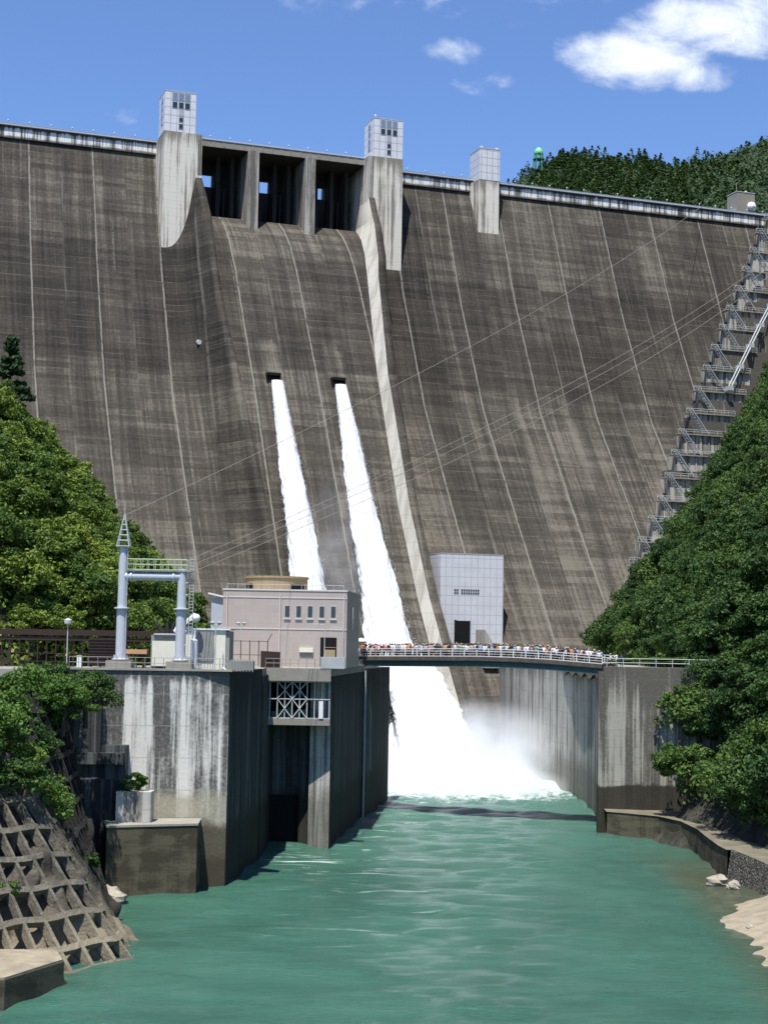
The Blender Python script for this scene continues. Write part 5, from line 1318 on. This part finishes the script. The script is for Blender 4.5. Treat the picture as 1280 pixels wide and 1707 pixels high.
for k, (uu_, vv_, R_, lb) in enumerate([(17.5, 11.5, 2.2, 'lowest of the shrubs massed on the lattice at the left edge'), (20, 14.0, 2.5, 'rounded shrub in the middle of the mass at the left edge'), (23.5, 15.5, 2.4, 'upper shrub of the mass above the lattice'), (27, 12.8, 2.1, 'shrub between the lit lattice and the black slope'), (30.5, 16.5, 2.5, 'broad shrub below the tree over the lattice'), (34.5, 14.0, 2.0, 'shrub hanging on the black slope below the leaning tree'), (38.5, 17.5, 2.2, 'shrub at the top of the black slope'), (14.0, 14.5, 2.4, 'shrub cut off by the left edge above the lattice')]):
    x, y, z = slope_pt0(uu_, vv_); bush(200+k, (x, y, z-.3), R_, lb, 'leafF' if k % 2 == 0 else 'leafL', hz=.75, n=56)
bush(84, (-24.6, 135.5, 4.6), 1.1, 'dry brownish shrub on the shaded side of the slope lattice', 'leafR', n=22)
bush(85, (-27.0, 118.5, 5.0), .8, 'small dark shrub rooted low in the slope lattice', 'leafR', n=16)
for k, (x, y, z, R_) in enumerate([(42.4, 203.5, 14.2, 4.4), (45.5, 196.5, 12.0, 4.4), (44.5, 189.0, 9.5, 4.0), (47.5, 182, 9.0, 4.2), (47.2, 199, 7.6, 3.2), (46.8, 172, 7.8, 3.8), (42.2, 207.5, 18.6, 4.2)]):
    t = proto('evergreen_tree', 90+k, ['leafy tree hanging over the right end of the abutment', 'large leafy tree over the dark rock, right of the abutment', 'lowest leafy tree dipping towards the apron', 'leafy tree at the right edge above the apron', 'leafy branches in front of the dark rock beside the abutment', 'nearest leafy tree at the right edge of the photo', 'rounded tree rising behind the handrail of the abutment'][k], 'tree', None, R_*.8, 1.6, M['leafR'], per=110, clumps=90, ls=.17, flat=.6, hz=.8); t.location = (x, y, z)

# hedge on the right bank
o = tag(link('hedge', leaf_crown(55, 1, 1, 60, 90, .12, M['leafF'])), 'clipped green hedge behind the handrail right of the bridge', 'hedge'); o.scale = (7, .8, .6); o.location = (38, 212.5, 22.0)

# far wooded mountain: ground and its forest as one mass
def mzt(x, y):
    # ridge height by horizontal bearing, taken from the skyline
    b_ = x/y
    sk = np.interp(b_, [.0, .070, .086, .1, .117, .136, .155, .168, .174, .185, .196, .211, .226, .2415, .27, .36], [.150, .290, .303, .312, .3175, .3175, .3155, .3145, .3115, .3105, .313, .3165, .3205, .327, .340, .36])
    return sk
my = np.linspace(520, 820, 40); mb = np.linspace(.03, .40, 80); MBb, MY = np.meshgrid(mb, my)
def mz(b_, y):
    sk = mzt(b_, 1.0); top_ = sk*700+CH-6+np.clip((b_-.165)/.02, 0, 1)*1.5
    return np.where(y < 700, 110+(top_-110)*((y-520)/180.)**.8, top_-(y-700)*.5)
MZ = mz(MBb, MY); MX = MBb*MY
tag(link('far_mountain', grid('far_mountain', np.stack([MX, MY, MZ], -1), M['soil'])), kind='structure')
r_ = np.random.default_rng(21); Vs = []; n_t = 4200
bb = r_.uniform(.055, .262, n_t); yy = 700-180*r_.random(n_t)**1.2; zz = mz(bb, yy); xx = bb*yy
Fn = 0; allV = []
con = r_.random(n_t) < .75*np.clip((bb-.075)/.03, 0, 1)*np.clip((.25-bb)/.09, 0, 1)+.08
for i in range(n_t):
    k = 110; R = 3.7*(1+.25*math.sin(i*1.7))*(.8+.5*r_.random())
    if con[i]:
        h = r_.random(k)**.75; rad = (1-h)*R*(.55+.5*r_.random(k)); a = r_.random(k)*6.28; c = np.stack([rad*np.cos(a), rad*np.sin(a), h*R*1.9], 1)
    else:
        d = r_.normal(size=(k, 3)); d[:, 2] = abs(d[:, 2]); d /= np.linalg.norm(d, axis=1)[:, None]; c = d*R*1.35*(.75+.3*r_.random(k))[:, None]; c[:, 2] *= .9
    c = c+np.array([xx[i], yy[i], zz[i]-1]); nr = c-np.array([xx[i], yy[i], zz[i]]); nr /= np.linalg.norm(nr, axis=1)[:, None]
    nr = nr+r_.normal(size=(k, 3))*.35+np.array([0, -.2, .45]); t1 = np.cross(nr, r_.normal(size=(k, 3))); t1 /= np.linalg.norm(t1, axis=1)[:, None]; t2 = np.cross(nr, t1); t2 /= np.linalg.norm(t2, axis=1)[:, None]
    s = (.66*(.6+.7*r_.random(k)))[:, None]
    allV.append(np.stack([c-t1*s, c-t2*s*.7, c+t1*s, c+t2*s*.7], 1).reshape(-1, 3))
V = np.concatenate(allV)
fm = npmesh('far_forest', V, np.arange(len(V)).reshape(-1, 4), [M['leafD'], foliage('far_mixed_leaves', ((.015, .036, .013), (.027, .058, .018), (.047, .085, .024)))])
fm.polygons.foreach_set('material_index', np.repeat((~con).astype(np.int32), 110)); fm.update()
tag(link('far_forest', fm), 'dark cedar and broadleaf forest covering the mountain behind the dam', 'forest', kind='stuff')
# green lookout dome on the ridge
lx_, ly_ = .0955*690, 690; lz_ = CH+.3075*700-4
o = empty('lookout_dome', (lx_, ly_, lz_), label='small green domed structure on the ridge behind the dam', cat='lookout')
b = MB(); b.lathe((lx_, ly_, lz_+6), [(1.9, 0), (1.9, .8), (1.5, 1.9), (.7, 2.6), (.05, 2.8)], 14); b.build('dome', mat('bright_green_roof', (.22, .62, .28), .5), o)
b = MB()
for k in range(6): a = k*1.047; b.tube([(lx_+2.6*math.cos(a), ly_+2.6*math.sin(a), lz_-2), (lx_+1.7*math.cos(a), ly_+1.7*math.sin(a), lz_+6)], .3, 5)
b.lathe((lx_, ly_, lz_+3.2), [(2.6, 0), (2.6, .4)], 12); b.build('frame', mat('green_frame_paint', (.06, .25, .12), .5), o)

# ------------------------------------------------------------------ concrete lattice on the near left slope
uu = np.linspace(4, FL, 330); vv = np.linspace(-1.5, 20, 150); U, V_ = np.meshgrid(uu, vv)
r_ = np.random.default_rng(4); rough = np.zeros_like(U)
for k in range(50):
    fx, fy = r_.normal(0, 1.3, 2); rough += np.sin(fx*U+fy*V_+r_.random()*6.28)*.05
cell_u = 2.25; cell_v = 2.0
def beam_dist(U, V_):
    ub = (U+.06*V_)/cell_u; vb = (V_+.08*np.sin(U*.9))/cell_v
    du = np.abs(ub-np.round(ub))*cell_u; dv = np.abs(vb-np.round(vb))*cell_v; return du, dv
du, dv = beam_dist(U, V_)
sag = -(.55)*np.clip(np.minimum(du-.25, dv-.25)/.7, 0, 1)
x, y, z = slope_pt(U, V_, -.95+rough*2.2+sag*.5)
def lattice_mat(base, dark, low):
    m = bpy.data.materials.new('weathered_shade_lattice_'+base[0]); m.use_nodes = True; t = NT(m.node_tree); b = m.node_tree.nodes['Principled BSDF']; b.inputs['Roughness'].default_value = .92
    g = t.new('ShaderNodeNewGeometry').outputs['Position']; xx, yy_, zz_ = t.sep(g); n = t.noise(g, .9, 6, .7); f_ = t.noise(g, 4, 5, .7)
    c = t.mix(t.smooth(n, .38, .62), dark, base[1]); c = t.mix(t.m('MULTIPLY', t.smooth(f_, .4, .7), .3), c, tuple(i*.5 for i in base[1]))
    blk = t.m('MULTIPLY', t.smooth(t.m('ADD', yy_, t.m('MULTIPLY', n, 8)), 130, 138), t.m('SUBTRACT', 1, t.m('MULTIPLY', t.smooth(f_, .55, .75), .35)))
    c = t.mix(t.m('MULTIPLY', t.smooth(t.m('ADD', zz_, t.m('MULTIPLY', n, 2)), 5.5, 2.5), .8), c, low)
    c = t.mix(t.m('MULTIPLY', blk, .93), c, (.013, .013, .012))  # far part blackened: tree shade painted in, with some dark staining
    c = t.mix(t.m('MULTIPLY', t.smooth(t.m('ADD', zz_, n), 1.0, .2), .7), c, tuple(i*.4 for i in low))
    t.link(c, b.inputs['Base Color']); bn = t.new('ShaderNodeBump'); bn.inputs['Distance'].default_value = .2; t.link(t.m('ADD', n, f_), bn.inputs['Height']); t.link(bn.outputs[0], b.inputs['Normal']); return m
o = empty('slope_lattice', (-22, 122, 0), label='steep bank held by a grey concrete beam lattice with rocky cells, lower left', cat='retaining slope')
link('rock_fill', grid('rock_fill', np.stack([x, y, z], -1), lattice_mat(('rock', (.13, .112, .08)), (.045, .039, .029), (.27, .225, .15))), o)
b = MB()
def beam(fn, a0, a1, n, hw, th=.8):
    "square beam following fn(t)->(u,v); hw half width direction given by du or dv"
    k = len(b.v); ts = np.linspace(a0, a1, n)
    for t_ in ts:
        (u_, v_), ax = fn(t_); 
        for (o1, l_) in ((-hw, -.9), (hw, -.9), (hw, 0), (-hw, 0)):
            uu_, vv_ = (u_+o1, v_) if ax == 'u' else (u_, v_+o1)
            p = slope_pt(uu_, vv_, l_*th+.015*math.sin(t_*5+u_)); b.v.append(tuple(float(c_) for c_ in p))
    for i in range(n-1):
        for j in range(4): a_ = k+i*4+j; c_ = k+i*4+(j+1) % 4; b.f.append((a_, c_, c_+4, a_+4))
for k in range(1, 60):   # beams running up
    def fn(v_, k=k): return ((k*cell_u-.06*v_, v_), 'u')
    u_end = k*cell_u-.25*19
    if k*cell_u > FL: 
        continue
    lo = -1.2
    beam(fn, lo, 19.5, 60, .17)
for k in range(0, 10):    # beams running along
    def fn(u_, k=k): return ((u_, k*cell_v-.08*math.sin(u_*.9)+(.35 if k == 0 else 0)), 'v')
    beam(fn, 5, FL, 150, .19 if k else .28)
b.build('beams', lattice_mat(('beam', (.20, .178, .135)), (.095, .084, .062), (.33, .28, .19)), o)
o = empty('concrete_ledge', (-24, 108, 0), label='low sunlit concrete ledge at the water, bottom left corner', cat='ledge')
b = MB(); b.prism([(-40, 98), (-24.0, 105.0), (-21.4, 111.2), (-22.5, 114.6), (-40, 114)], -3, 1.75); b.build('ledge_body', M['olive'], o)
b = MB(); b.prism([(-40, 98), (-24.05, 105.0), (-21.5, 111.2), (-22.6, 114.5), (-40, 114)], 1.753, 1.9); b.build('ledge_top', M['sand'], o)
o = rockmesh(8, 2.0, .5).build('boulder', M['stone']); o.location = (-24.6, 147.3, .2); tag(o, 'low tan rock slab between the lattice and the olive block', 'boulder')
